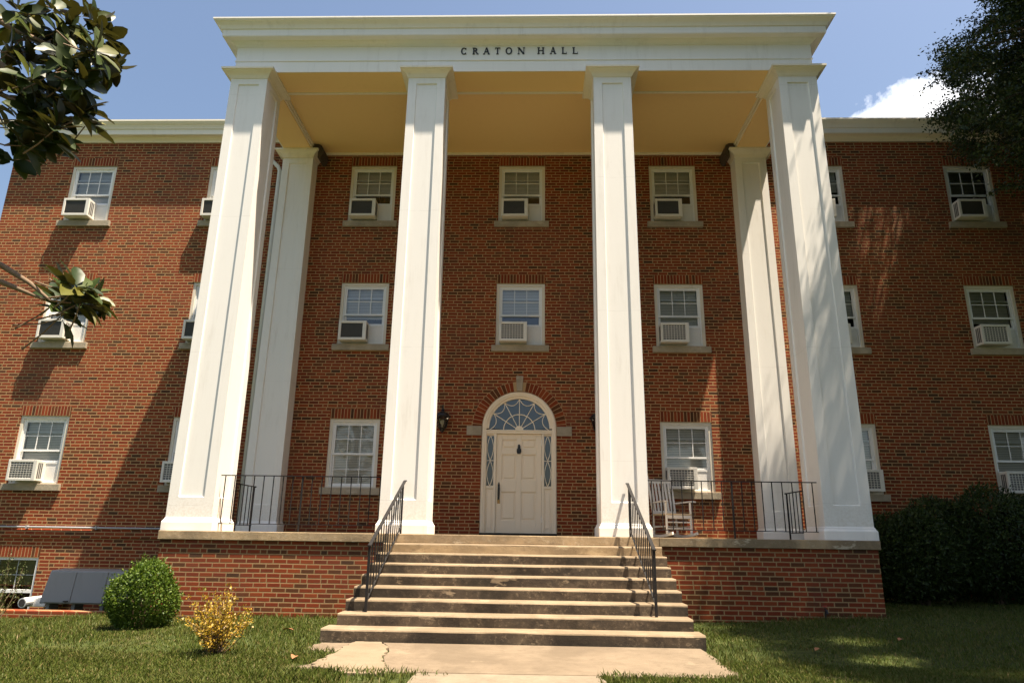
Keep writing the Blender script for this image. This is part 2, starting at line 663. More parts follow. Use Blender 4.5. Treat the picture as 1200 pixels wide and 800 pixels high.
M['pipe'] = plain('grey_pipe', (.36, .37, .38), .45, var=.1)
M['pvc'] = plain('white_pipe', (.72, .71, .68), .45, var=.05)
M['bracket'] = plain('dark_weathered_wood', (.060, .042, .030), .85, var=.35)
M['letter'] = plain('black_letter', (.012, .012, .012), .4)
M['chair'] = paint('chair_paint', (.66, .64, .61), .5, .3)
M['seat'] = plain('chair_seat', (.55, .44, .29), .7, var=.15)
M['bark'] = concrete('bark', (.12, .085, .055), (.07, .05, .034), (.05, .036, .026), (.15, .11, .08), .5)
M['twig'] = plain('twig_bark', (.16, .105, .06), .8, var=.25)
M['soil'] = ground_mat()
M['grass'] = grass_mat()
M['magnolia'] = leaf_mat('magnolia_leaf', [(0, (.020, .036, .008)), (.5, (.040, .062, .012)), (.88, (.070, .090, .015)),
                                           (1, (.15, .13, .02))], (.040, .036, .012), .42, .24, .28)
M['oak'] = leaf_mat('oak_leaf', [(0, (.016, .030, .008)), (.6, (.032, .052, .013)), (1, (.055, .075, .018))], None, .5, .2, .3)
M['box'] = leaf_mat('boxwood_leaf', [(0, (.045, .085, .010)), (.55, (.085, .145, .018)), (1, (.15, .20, .030))], None, .5, .3, .25)
M['yellow'] = leaf_mat('yellow_leaf', [(0, (.22, .13, .015)), (.45, (.40, .25, .022)), (.8, (.52, .35, .045)), (1, (.13, .17, .022))], None, .5, .3)
M['hedge'] = leaf_mat('hedge_leaf', [(0, (.018, .034, .008)), (.6, (.034, .058, .013)), (1, (.060, .090, .018))], None, .5, .2, .3)
M['sprig'] = leaf_mat('sprig_leaf', [(0, (.05, .075, .02)), (1, (.13, .14, .04))], None, .5, .25)
M['deadleaf'] = plain('dead_leaf', (.30, .13, .055), .8, var=.3)
M['red'] = plain('red_valve', (.35, .05, .03), .5)

# ------------------------------------------------------------------ ground


def sstep(x, a, b):
    t = np.clip((x - a) / (b - a), 0, 1)
    return t * t * (3 - 2 * t)


def gz(x, y):
    x = np.asarray(x, float)
    y = np.asarray(y, float)
    near = sstep(y, -6.6, -3.4)
    z = -1.165 + near * (0.13 * sstep(x, 2.0, 6.0) - 0.055 * sstep(-x, 2.0, 5.0) - 0.15 * sstep(-x, 5.0, 8.0))
    z = z + .035 * sstep(y, -3.0, 0.0) * sstep(x, 5, 9)
    z = z + .012 * np.sin(x * 1.7 + 1.3) * np.cos(y * 1.3) + .008 * np.sin(x * 3.9 + y * 2.7)
    # area well behind the brick kerb on the left
    well = sstep(-x, 6.1, 6.3) * sstep(y, -2.35, -2.25)
    z = z - .35 * well
    far = sstep(np.hypot(x, y + 4), 25, 60)
    return z * (1 - far) + far * -1.2


def build_ground():
    xs = np.unique(np.concatenate([np.linspace(-14, 14, 141), np.geomspace(14, 900, 18), -np.geomspace(14, 900, 18)]))
    ys = np.unique(np.concatenate([np.linspace(-15, 4, 96), -np.geomspace(15, 900, 18), np.geomspace(4, 900, 18)]))
    X, Y = np.meshgrid(xs, ys)
    Z = gz(X, Y)
    nx, ny = len(xs), len(ys)
    v = np.stack([X.ravel(), Y.ravel(), Z.ravel()], 1)
    i = np.arange(ny - 1)[:, None] * nx + np.arange(nx - 1)[None, :]
    f = np.stack([i, i + 1, i + nx + 1, i + nx], -1).reshape(-1, 4)
    me = bpy.data.meshes.new('lawn')
    me.from_pydata(v.tolist(), [], f.tolist())
    me.materials.append(M['soil'])
    me.polygons.foreach_set('use_smooth', [True] * len(me.polygons))
    tag(link('lawn', me), kind='structure')


build_ground()

# landing at the foot of the steps, the path running on from it, and the heaved pale slab
YS0, RT, RH = -3.37, 0.30, 0.127            # porch edge, tread, riser
Y8 = YS0 - 8 * RT
ZW = -9 * RH


def slab(poly, top, thick, name, mat, bevel=.006, jag=0):
    """poly: list of (x, y)"""
    if jag:
        q = []
        for i, (x, y) in enumerate(poly):
            x2, y2 = poly[(i + 1) % len(poly)]
            m = max(1, int(math.hypot(x2 - x, y2 - y) / .05))
            for k in range(m):
                f = k / m
                a_ = jag * (.6 * math.sin((x + x2 * f + y * 3.1) * 23) + random.uniform(-.6, .6)) if k else 0
                q.append((x + (x2 - x) * f + a_, y + (y2 - y) * f + a_ * .6))
        poly = q
    n = len(poly)
    b = MB()
    b.add([(x, y, top) for x, y in poly] + [(x, y, top - thick) for x, y in poly],
          [tuple(range(n)), tuple(reversed(range(n, 2 * n)))] + [((i + 1) % n, i, n + i, n + (i + 1) % n) for i in range(n)])
    return tag(b.build(name, mat, bevel=bevel), kind='structure')


EDGE_ = [(-1.36, Y8 - .03), (-1.25, -6.05), (-1.18, -6.38), (-1.17, -6.7), (-1.10, -7.0), (-.95, -7.45)]
slab([(-.95, -7.45), (-.78, -7.42), (2.06, -7.40), (2.10, -7.2), (2.08, Y8 - .03)] + [(x + .008, y) for x, y in EDGE_[:-1]], ZW, .12, 'landing', M['walk'])
slab([(-1.66, Y8 - .03), (-1.69, -6.2), (-1.67, -6.5), (-1.71, -6.8), (-1.72, -7.08), (-1.66, -7.29), (-1.49, -7.36), (-1.33, -7.55), (-.98, -7.56)] + [(x - .008, y) for x, y in EDGE_[::-1]],
     ZW + .008, .14, 'landing_slab', M['walk_pale'], .006, .022)
slab([(-1.68, Y8 - .03), (-2.04, Y8 - .03), (-2.08, -6.1), (-1.95, -6.32), (-1.72, -6.42), (-1.71, -6.2)], ZW - .010, .12, 'landing_fragment', M['walk'], .006, .03)
slab([(-1.75, -7.02), (-1.98, -7.50), (-1.85, -7.60), (-1.50, -7.50), (-1.52, -7.38), (-1.69, -7.31), (-1.74, -7.1)], ZW - .012, .1, 'landing_fragment', M['walk'], .006, .03)
slab([(-.74, -7.425), (.84, -7.405), (.88, -7.62), (.95, -14.5), (-.75, -14.5)], ZW - .006, .1, 'path', M['path'])

# ------------------------------------------------------------------ main building
hall = thing('brick_building', 'three storey red brick hall with white cornice and rows of sash windows', 'building')
HW, HH = .515, 1.379                        # window half width, height
FLOOR = [2.246, 5.198, 8.020]               # window head heights
XC = dict(FL=-9.80, ML=-6.60, L=-3.35, C=0.0, R=3.35, MR=6.60, FR=9.83)
XE = 11.74
ZTOP = 8.636
holes = []
for col, x in XC.items():
    for fl in range(3):
        if col == 'C' and fl == 0:
            continue
        holes.append((x - HW, x + HW, FLOOR[fl] - HH, FLOOR[fl]))
AW = .753
ACZ = 2.09
holes.append((-1.2, 1.2, -.06, 3.2))          # entrance bay, filled below with the arched wall piece
BW = (-10.62, -9.37, -1.50, -.545)            # basement window
holes.append(BW)


def grid_wall(x0, x1, z0, z1, holes, y=0.0, depth=.12):
    xs = sorted({x0, x1, *[h[0] for h in holes], *[h[1] for h in holes]})
    zs = sorted({z0, z1, *[h[2] for h in holes], *[h[3] for h in holes]})
    b = MB()
    for i in range(len(xs) - 1):
        for j in range(len(zs) - 1):
            cx, cz = (xs[i] + xs[i + 1]) / 2, (zs[j] + zs[j + 1]) / 2
            if any(h[0] < cx < h[1] and h[2] < cz < h[3] for h in holes):
                continue
            b.quad((xs[i], y, zs[j]), (xs[i + 1], y, zs[j]), (xs[i + 1], y, zs[j + 1]), (xs[i], y, zs[j + 1]))
    for h in holes:
        if h[0] == -1.2:
            continue
        a0, a1, c0, c1 = h
        b.quad((a0, y, c0), (a0, y, c1), (a0, y + depth, c1), (a0, y + depth, c0))
        b.quad((a1, y, c1), (a1, y, c0), (a1, y + depth, c0), (a1, y + depth, c1))
        b.quad((a0, y, c1), (a1, y, c1), (a1, y + depth, c1), (a0, y + depth, c1))
        b.quad((a1, y, c0), (a0, y, c0), (a0, y + depth, c0), (a1, y + depth, c0))
    return b


wb = grid_wall(-XE, XE, -1.75, ZTOP, holes)
# entrance bay with the round-headed opening
N = 32
arc = [(AW * math.cos(PI * i / N), ACZ + AW * math.sin(PI * i / N)) for i in range(N + 1)]


def bayout(i):
    a = PI * i / N
    c, s = math.cos(a), math.sin(a)
    k = min(1.2 / max(abs(c), 1e-6), (3.2 - ACZ) / max(s, 1e-6))
    return (c * k, ACZ + s * k)


for i in range(N):
    a, b_ = arc[i], arc[i + 1]
    c, d = bayout(i + 1), bayout(i)
    wb.quad((a[0], 0, a[1]), (d[0], 0, d[1]), (c[0], 0, c[1]), (b_[0], 0, b_[1]))
    if abs(d[0]) > 1.19 and abs(c[0]) < 1.19 or abs(c[0]) > 1.19 and abs(d[0]) < 1.19:
        sx = 1 if c[0] > 0 or d[0] > 0 and c[0] > -1.19 else -1
        wb.add([(d[0], 0, d[1]), (sx * 1.2, 0, 3.2), (c[0], 0, c[1])], [(0, 1, 2)])
    wb.quad((a[0], 0, a[1]), (b_[0], 0, b_[1]), (b_[0], .2, b_[1]), (a[0], .2, a[1]))
for s in (-1, 1):
    wb.quad((s * AW, 0, -.06), (s * 1.2, 0, -.06), (s * 1.2, 0, ACZ), (s * AW, 0, ACZ))
    wb.quad((s * AW, 0, -.06), (s * AW, 0, ACZ), (s * AW, .2, ACZ), (s * AW, .2, -.06))
# ends and back of the block
wb.quad((-XE, 0, -1.75), (-XE, 0, ZTOP), (-XE, 11, ZTOP), (-XE, 11, -1.75))
wb.quad((XE, 0, -1.75), (XE, 0, ZTOP), (XE, 11, ZTOP), (XE, 11, -1.75))
wb.quad((-XE, 11, -1.75), (XE, 11, -1.75), (XE, 11, ZTOP), (-XE, 11, ZTOP))
wall = wb.build('wall', M['brick'], hall, recalc=False)
MB().box(-XE - .02, XE + .02, .02, 11.02, ZTOP + .03, 9.0).build('roof', M['dark'], hall)
ib = MB()
for z in (-.15, 2.75, 5.65):
    ib.box(-XE + .05, XE - .05, .30, 10.9, z, z + .2)
for x in np.arange(-11.4, 11.5, 3.27):
    ib.box(x + 1.6, x + 1.72, .32, 10.9, -1.7, 8.5)
ib.box(-XE + .05, XE - .05, 5.0, 5.1, -1.7, 8.5)
ib.build('interior_wall', M['dark'], hall)


def cornice(prof, path, name, mat, parent, bevel=0, close=False):
    """sweep profile (outward offset, z) along a mitred path of (x, y); outward is to the right of travel"""
    n = len(path)
    dirs = [(Vector(path[i + 1]) - Vector(path[i])).normalized() for i in range(n - 1)]
    outs = [Vector((d.y, -d.x)) for d in dirs]
    b = MB()
    vs, fs = [], []
    for i, p in enumerate(path):
        if i == 0:
            o = outs[0]
        elif i == n - 1:
            o = outs[-1]
        else:
            o = (outs[i - 1] + outs[i])
            o = o / (1 + outs[i - 1].dot(outs[i]))
        for d, z in prof:
            vs.append((p[0] + o.x * d, p[1] + o.y * d, z))
    k = len(prof)
    for i in range(n - 1):
        for j in range(k - 1):
            fs.append((i * k + j, (i + 1) * k + j, (i + 1) * k + j + 1, i * k + j + 1))
    fs.append(tuple(range(k)))
    fs.append(tuple(reversed(range((n - 1) * k, n * k))))
    b.add(vs, fs)
    return b.build(name, mat, parent, bevel=bevel)


WING = [(-.02, 8.62), (.025, 8.62), (.035, 8.655), (.055, 8.665), (.085, 8.70), (.10, 8.712), (.20, 8.712), (.20, 8.722), (.205, 8.722),
        (.205, 8.84), (.225, 8.846), (.232, 8.875), (.255, 8.92), (.29, 8.955), (.308, 8.99), (.32, 8.992), (.32, 9.03), (-.02, 9.055)]
cornice(WING, [(-XE, 6.0), (-XE, 0), (-5.31, 0)], 'cornice', M['trim'], hall)
cornice(WING, [(5.31, 0), (XE, 0), (XE, 6.0)], 'cornice', M['trim'], hall)
STR = [(-.01, -.165), (.028, -.165), (.036, -.155), (.036, -.045), (.026, -.02), (-.01, -.006)]
cornice(STR, [(-XE, 6.0), (-XE, 0), (-5.29, 0)], 'string_course', M['brick_low'], hall)
cornice(STR, [(5.29, 0), (XE, 0), (XE, 6.0)], 'string_course', M['brick_low'], hall)

# arch of upright bricks over the entrance, keystone and impost blocks
for lo_, hi_ in ((0, 15), (18, 33)):
  ab = MB()
  for i in range(lo_, hi_):
    a0 = PI * (i + .08) / 33
    a1 = PI * (i + .92) / 33
    ab.ring(0, ACZ, .757, .948, a0, a1, -.012, .02, 2)
  ab.build('entrance_arch', M['arch'], hall)
MB().ring(0, ACZ, .754, .955, 0, PI, -.006, .02, 40).build('arch_mortar', M['mortar'], hall)
MB().prism([(-.055, 2.845), (.055, 2.845), (.075, 3.16), (-.075, 3.16)], -.055, .02).build('keystone', M['stone'], hall, bevel=.006)
for s in (-1, 1):
    MB().box(min(s * .757, s * 1.06), max(s * .757, s * 1.06), -.03, .02, 1.935, 2.125).build('impost_block', M['stone'], hall, bevel=.005)

# ------------------------------------------------------------------ windows
WIN = {}


def window_meshes():
    z0, z1 = -HH, 0
    b = MB()                                  # brickmould casing
    for (a, c) in ((-HW, -HW + .06), (HW - .06, HW)):
        b.box(a, c, .022, .118, z0, z1)
    b.box(-HW + .06, HW - .06, .022, .118, z1 - .062, z1)
    b.box(-HW + .06, HW - .06, .022, .118, z0, z0 + .03)
    WIN['casing'] = b.mesh('window', M['frame'])
    f = MB()                                  # white vinyl frame
    a = HW - .06
    for s in (-1, 1):
        f.box(min(s * a, s * (a - .03)), max(s * a, s * (a - .03)), .045, .112, z0 + .03, z1 - .062)
    f.box(-a + .03, a - .03, .045, .112, z1 - .092, z1 - .062)
    f.box(-a + .03, a - .03, .045, .112, z0 + .03, z0 + .05)
    WIN['frame'] = f.mesh('frame', M['vinyl'])
    b = MB()
    i = a - .03
    mt, ms = z1 - .092, z0 + .655             # upper sash from meeting rail up

    def sash(b, lo, hi, y, bars=True, rows=1):
        for s in (-1, 1):
            b.box(min(s * i, s * (i - .035)), max(s * i, s * (i - .035)), y, y + .03, lo, hi)
        b.box(-i + .035, i - .035, y, y + .03, hi - .035, hi)
        b.box(-i + .035, i - .035, y, y + .03, lo, lo + .04)
        if bars:
            w = 2 * (i - .035) / 3
            for k in (1, 2):
                x = -i + .035 + k * w
                b.box(x - .0075, x + .0075, y + .008, y + .022, lo + .04, hi - .035)
            zm = (lo + hi) / 2
            b.box(-i + .035, i - .035, y + .009, y + .021, zm - .0075, zm + .0075)
    sash(b, ms, mt, .056)
    WIN['upper_sash'] = b.mesh('upper_sash', M['vinyl'])
    b = MB()
    sash(b, z0 + .05, ms + .03, .087)
    WIN['lower_closed'] = b.mesh('lower_sash', M['vinyl'])
    b = MB()
    sash(b, z0 + .44, ms + .41, .087, False)
    WIN['lower_raised'] = b.mesh('lower_sash', M['vinyl'])
    b = MB()
    b.quad((-i + .03, .073, ms + .03), (i - .03, .073, ms + .03), (i - .03, .073, mt - .03), (-i + .03, .073, mt - .03))
    WIN['pane_up'] = b.mesh('pane', M['glass'])
    b = MB()
    b.quad((-i + .03, .100, z0 + .08), (i - .03, .100, z0 + .08), (i - .03, .100, ms + .01), (-i + .03, .100, ms + .01))
    WIN['pane_low'] = b.mesh('pane', M['glass'])
    b = MB()
    b.quad((-i + .03, .100, z0 + .47), (i - .03, .100, z0 + .47), (i - .03, .100, ms + .01), (-i + .03, .100, ms + .01))
    WIN['pane_raised'] = b.mesh('pane', M['glass'])
    b = MB()                                  # filler panel beside the air conditioner, accordion side on the left
    b.box(.10, i - .002, .066, .080, z0 + .05, z0 + .44)
    b.box(.10, i - .002, .058, .066, z0 + .405, z0 + .44)
    WIN['filler_side'] = MB().box(-i + .002, -.40, .066, .080, z0 + .05, z0 + .44).mesh('filler_panel', M['filler'])
    WIN['filler'] = b.mesh('filler_panel', M['filler'])
    MBs = MB().box(-HW - .085, HW + .085, -.062, .10, z0 - .135, z0 - .002)
    WIN['sill'] = MBs.mesh('sill', M['stone'])
    WIN['lintel'] = MB().box(-HW - .01, HW + .01, -.004, .02, 0.0, .205).mesh('lintel', M['soldier'])


window_meshes()
BL = {}


def blind_mesh(drop):
    k = round(drop, 3)
    if k not in BL:
        BL[k] = MB().box(-.40, .40, .150, .158, -.085 - drop, -.085).mesh('blind', M['blind'])
    return BL[k]


BLIND_DROP = {('L', 0): 1.24, ('R', 0): 1.24, ('L', 1): .70, ('C', 1): .62, ('R', 1): 1.2, ('L', 2): .60, ('C', 2): .64, ('R', 2): .58,
              ('FL', 2): 1.2, ('FL', 0): .95, ('FL', 1): 1.2, ('FR', 0): 1.0, ('FR', 1): .72, ('FR', 2): .60,
              ('ML', 0): 1.2, ('ML', 1): .5, ('ML', 2): .9, ('MR', 0): 1.2, ('MR', 1): .6, ('MR', 2): .5}
HASAC = {}
for col, x in XC.items():
    for fl in range(3):
        if col == 'C' and fl == 0:
            continue
        w = link('window', WIN['casing'], hall, (x, 0, FLOOR[fl]))
        ac = (col, fl) != ('L', 0)
        link('frame', WIN['frame'], w)
        us = link('upper_sash', WIN['upper_sash'], w)
        ls = link('lower_sash', WIN['lower_raised' if ac else 'lower_closed'], w)
        link('pane', WIN['pane_up'], w)
        link('pane', WIN['pane_raised' if ac else 'pane_low'], w)
        if ac:
            link('filler_panel', WIN['filler'], w)
            link('filler_panel', WIN['filler_side'], w)
            HASAC[(col, fl)] = x
        link('sill', WIN['sill'], w, bevel=.006)
        link('lintel', WIN['lintel'], w)
        link('blind', blind_mesh(BLIND_DROP[(col, fl)]), w)
# basement window
b = MB()
x0, x1, z0, z1 = BW
b.box(x0, x0 + .05, .02, .10, z0, z1).box(x1 - .05, x1, .02, .10, z0, z1).box(x0 + .05, x1 - .05, .02, .10, z1 - .05, z1)
b.box(x0 + .05, x1 - .05, .02, .10, -1.20, -1.14)
bw = b.build('window', M['vinyl'], hall)
b = MB()
for k in (1, 2):
    xx = x0 + .05 + k * (x1 - x0 - .1) / 3
    b.box(xx - .007, xx + .007, .066, .074, -1.14, z1 - .05)
b.box(x0 + .05, x1 - .05, .066, .074, -.88, -.866)
b.build('glazing_bar', M['pipe'], bw)
MB().quad((x0 + .05, .08, z0), (x1 - .05, .08, z0), (x1 - .05, .08, z1 - .05), (x0 + .05, .08, z1 - .05)).build('pane', M['glass'], bw, recalc=False)
MB().box(0, x1 - x0 + .02, -.004, .02, 0, .205).build('lintel', M['soldier'], bw, (x0 - .01, 0, z1))

# ------------------------------------------------------------------ entrance
ds = MB()
ds.ring(0, ACZ, .66, .752, 0, PI, .012, .14, 40)
ds.ring(0, ACZ, .700, .738, 0, PI, -.004, .014, 40)
ds.ring(0, ACZ, .612, .664, 0, PI, .045, .14, 40)
for s in (-1, 1):
    def bx(a, c, *r):
        ds.box(min(s * a, s * c), max(s * a, s * c), *r)
    bx(.662, .752, .012, .14, .02, ACZ)
    bx(.700, .738, -.004, .014, .02, ACZ)
    bx(.455, .505, .040, .14, .02, 1.985)         # mullion
    bx(.648, .664, .045, .14, .02, 1.985)
    bx(.505, .648, .060, .13, .02, .90)           # panel under the sidelight
    bx(.500, .652, .035, .14, .895, .935)         # little sill
    bx(.505, .520, .052, .062, .10, .86)
    bx(.633, .648, .052, .062, .10, .86)
    bx(.535, .618, .048, .062, .14, .82)
    bx(.505, .648, .055, .13, 1.955, 1.985)
ds.box(-.664, .664, .030, .14, 1.985, 2.062)
ds.box(-.664, .664, .018, .032, 2.03, 2.050)
surround = ds.build('door_surround', M['door'], hall, bevel=.004)
surround['label'] = 'white arched door surround'
fan = MB()
n = 32
fan.add([(0, .09, 2.062)] + [(.62 * math.cos(PI * i / n), .09, max(2.062, ACZ + .62 * math.sin(PI * i / n))) for i in range(n + 1)],
        [(0, i + 1, i + 2) for i in range(n)])
fl_ = fan.build('fanlight', M['glass'], surround, recalc=False)
b = MB()
ZF = 2.062
b.ring(0, ZF, .0, .085, 0, PI, .06, .10, 16)
b.ring(0, ZF, .310, .326, 0, PI, .07, .10, 28)
tips = []
for i in range(7):
    a = PI * i / 6
    tip = Vector((.612 * math.cos(a), .084, ACZ + .612 * math.sin(a) - (.03 if i in (0, 6) else 0)))
    st = Vector((.08 * math.cos(a), .084, ZF + .08 * math.sin(a)))
    tips.append(tip)
    if 0 < i < 6:
        b.bar(st, tip, .014, .024, (0, 1, 0))
for i in range(6):                                 # festoons between the spokes
    p, q = tips[i], tips[i + 1]
    mid = (p + q) / 2
    cen = Vector((0, .084, ACZ))
    ctrl = mid + (cen - mid).normalized() * .20
    pts = [p * (1 - t) ** 2 + ctrl * 2 * t * (1 - t) + q * t * t for t in np.linspace(0, 1, 11)]
    for k in range(10):
        b.bar(pts[k], pts[k + 1], .013, .022, (0, 1, 0))
b.build('glazing_bar', M['door'], surround)
for s in (-1, 1):
    x = s * .577
    MB().quad((x - .071, .095, .935), (x + .071, .095, .935), (x + .071, .095, 1.955), (x - .071, .095, 1.955)).build('sidelight', M['glass'], surround, recalc=False)
    b = MB()
    for ph in (1, -1):
        pts = [Vector((x + ph * .062 * math.sin(2 * PI * t), .085, .94 + 1.01 * t)) for t in np.linspace(0, 1, 29)]
        for k in range(28):
            b.bar(pts[k], pts[k + 1], .012, .02, (0, 1, 0))
    for zz in (.945, 1.445, 1.945):
        b.box(x - .071, x + .071, .078, .092, zz - .006, zz + .006)
    b.build('sidelight_bar', M['door'], surround)
d = MB()
LX, LZ0, LZ1 = .452, .045, 1.982
stile = [(-LX, -.345), (-.05, .05), (.345, LX)]
rows = [(.285, .836), (1.07, 1.57), (1.685, 1.87)]
d.box(-LX, LX, .104, .125, LZ0, LZ1)
for a, c in stile:
    d.box(a, c, .080, .105, LZ0, LZ1)
zz = LZ0
for r0, r1 in rows + [(LZ1, None)]:
    for a, c in ((-.345, -.05), (.05, .345)):
        d.box(a, c, .080, .105, zz, r0)
    zz = r1
for r0, r1 in rows:
    for a, c in ((-.345, -.05), (.05, .345)):
        d.box(a + .040, c - .040, .088, .105, r0 + .040, r1 - .040)
door = d.build('door', M['door'], hall, bevel=.004)
door['label'] = 'white six panel front door'
k = MB()
k.box(-.028, .028, .066, .082, 1.60, 1.74)
k.tube([(-.032, .06, 1.68), (-.036, .045, 1.62), (-.02, .042, 1.585), (.02, .042, 1.585), (.036, .045, 1.62), (.032, .06, 1.68)], .010, 8)
k.lathe([(.0, 1.735), (.024, 1.745), (.018, 1.765), (.0, 1.775)], 0, .068, 10)
k.build('knocker', M['black'], door, smooth=False)
h = MB()
h.box(-.415, -.372, .068, .082, .68, .985)
h.tube([(-.393, .066, .92), (-.393, .03, .90), (-.393, .026, .84), (-.393, .03, .76), (-.393, .066, .735)], .011, 8)
h.lathe([(.0, .985), (.014, .992), (.012, 1.012), (.0, 1.018)], -.393, .072, 8)
h.build('handle', M['black'], door)
MB().box(-.420, -.366, .072, .082, .605, .682).build('kick_plate', M['brass'], door)
hg = MB()
for z in (.25, 1.05, 1.75):
    hg.box(.447, .459, .070, .084, z, z + .11)
hg.build('hinge', M['vinyl'], door)
MB().box(-.752, .752, -.10, .14, -.0, .045).build('threshold', M['iron'], hall, bevel=.004)

# ------------------------------------------------------------------ portico
XA, XB, YD = 4.994, 1.675, -2.76
CB, CT, ZB, ZS, ZC = .360, .338, .205, 8.03, 8.19
portico = thing('portico', 'tall white columned portico over the front porch with name in black letters', 'portico')


def shaft_face(b, nrm, w0, w1, z0, z1, dep, off=(0, 0)):
    """one tapering side with a sunk panel; nrm: 0 -y, 1 +x, 2 +y, 3 -x"""
    def P(u, z, inset=0.0):
        t = (z - z0) / (z1 - z0)
        w = w0 + (w1 - w0) * t
        p = (u * w, -(w - inset))
        c, s = [(1, 0), (0, 1), (-1, 0), (0, -1)][nrm]
        return (off[0] + p[0] * c - p[1] * s, off[1] + p[0] * s + p[1] * c, z)
    pu, za, zb = .56, z0 + .30, z1 - .12
    pu2, bz = .53, .03
    # outer ring
    o = [P(-1, z0), P(1, z0), P(1, z1), P(-1, z1)]
    i_ = [P(-pu, za), P(pu, za), P(pu, zb), P(-pu, zb)]
    k = [P(-pu2, za + .012, dep), P(pu2, za + .012, dep), P(pu2, zb - .012, dep), P(-pu2, zb - .012, dep)]
    for j in range(4):
        j2 = (j + 1) % 4
        b.quad(o[j], o[j2], i_[j2], i_[j])
        b.quad(i_[j], i_[j2], k[j2], k[j])
    b.quad(*k)


BASE = [(.398, 0), (.398, .125), (.392, .140), (.378, .158), (.372, .180), (.362, .190), (.360, .205)]
CAP = [(.338, 8.028), (.352, 8.030), (.356, 8.046), (.362, 8.050), (.372, 8.075), (.400, 8.105), (.432, 8.125), (.452, 8.142), (.456, 8.152),
       (.480, 8.154), (.482, 8.19)]


def square_stack(prof, cx, cy, ysquash=None):
    b = MB()
    vs, fs = [], []
    for r, z in prof:
        for sx, sy in ((-1, -1), (1, -1), (1, 1), (-1, 1)):
            vs.append((cx + sx * r, cy + sy * r, z))
    for i in range(len(prof) - 1):
        for k_ in range(4):
            k2 = (k_ + 1) % 4
            fs.append((i * 4 + k_, i * 4 + k2, (i + 1) * 4 + k2, (i + 1) * 4 + k_))
    fs.append((3, 2, 1, 0))
    n_ = len(prof) - 1
    fs.append(tuple(n_ * 4 + q for q in range(4)))
    return b.add(vs, fs)


for x in (-XA, -XB - .03, XB - .005, XA):
    b = MB()
    for nrm in range(4):
        shaft_face(b, nrm, CB, CT, ZB - .004, ZS, .024, (x, YD))
    col = b.build('column', M['column'], portico, recalc=False)
    square_stack(BASE, x, YD).build('base', M['white'], col, bevel=.004)
    square_stack(CAP, x, YD).build('capital', M['trim'], col)


def half_stack(prof, cx, wall_y, front):
    """like square_stack but engaged to the wall: front at -front-(r-r0)"""
    b = MB()
    r0 = .36 if prof is BASE else .338
    vs, fs = [], []
    for r, z in prof:
        yf = wall_y - front - (r - r0)
        for px, py in ((cx - r, yf), (cx + r, yf), (cx + r, wall_y + .01), (cx - r, wall_y + .01)):
            vs.append((px, py, z))
    for i in range(len(prof) - 1):
        for k_ in range(4):
            k2 = (k_ + 1) % 4
            fs.append((i * 4 + k_, i * 4 + k2, (i + 1) * 4 + k2, (i + 1) * 4 + k_))
    fs.append((3, 2, 1, 0))
    n_ = len(prof) - 1
    fs.append(tuple(n_ * 4 + q for q in range(4)))
    return b.add(vs, fs)


for s in (-1, 1):
    x = s * XA
    b = MB()
    shaft_face(b, 0, CB, CT, ZB - .004, ZS, .024, (x, -.35 + .36))
    for q in (-1, 1):                          # plain returns to the wall
        b.quad((x + q * CB, -.35, ZB), (x + q * CB, .01, ZB), (x + q * CT, .01, ZS), (x + q * CT, -.35 + (CB - CT), ZS))
    pil = b.build('pilaster', M['column'], portico, recalc=False)
    half_stack(BASE, x, 0, .35).build('base', M['white'], pil, bevel=.004)
    half_stack(CAP, x, 0, .35).build('capital', M['trim'], pil)
    poly = [(s * px_, pz_) for px_, pz_ in ((4.675, 8.193), (4.675, 8.332), (4.53, 8.332), (4.46, 8.29), (4.415, 8.20), (4.42, 8.08), (4.47, 7.99), (4.53, 7.99), (4.53, 8.193))]
    if s > 0:
        poly = poly[::-1]
    MB().prism(poly, -.42, -.015).build('bracket', M['bracket'], pil, bevel=.01)

EX, EY = XA + .309, YD - .309
ENT = [(-.02, 8.188), (0, 8.188), (0, 8.412), (.016, 8.416), (.016, 8.432), (.004, 8.436), (.004, 8.725), (.022, 8.728), (.026, 8.748),
       (.045, 8.768), (.085, 8.790), (.100, 8.806), (.212, 8.806), (.212, 8.818), (.218, 8.818), (.218, 8.950), (.238, 8.954), (.246, 8.975),
       (.268, 9.010), (.310, 9.045), (.340, 9.060), (.346, 9.078), (.361, 9.080), (.361, 9.110), (-.02, 9.118)]
ent = cornice(ENT, [(-EX, 0), (-EX, EY), (EX, EY), (EX, 0)], 'entablature', M['white'], portico)
# beams behind the architrave, coffered cream soffit, flat roof
b = MB()
b.box(-EX + .003, EX - .003, EY + .003, EY + .66, 8.190, 8.40)
for s in (-1, 1):
    b.box(min(s * (EX - .003), s * (EX - .62)), max(s * (EX - .003), s * (EX - .62)), EY + .662, -.004, 8.190, 8.40)
b.build('beam', M['cream'], portico, bevel=.004)
MB().box(-EX + .62, EX - .62, EY + .66, -.004, 8.335, 8.39).build('soffit', M['cream'], portico)
mb = MB()
for s in (-1, 1):
    xx = s * (EX - .62)
    mb.box(min(xx, xx - s * .05), max(xx, xx - s * .05), EY + .66, -.004, 8.275, 8.334)
    mb.box(min(xx, xx - s * .028), max(xx, xx - s * .028), EY + .66, -.004, 8.215, 8.273)
mb.box(-EX + .67, EX - .67, -.045, -.003, 8.285, 8.334)
mb.box(-EX + .70, EX - .70, EY + .612, EY + .664, 8.172, 8.1885)
mb.box(-EX + .70, EX - .70, EY + .664, EY + .69, 8.200, 8.334)
mb.build('soffit_moulding', M['trim'], portico)
MB().box(-EX - .3, EX + .3, EY - .3, .3, 9.075, 9.105).build('roof', M['dark'], portico)


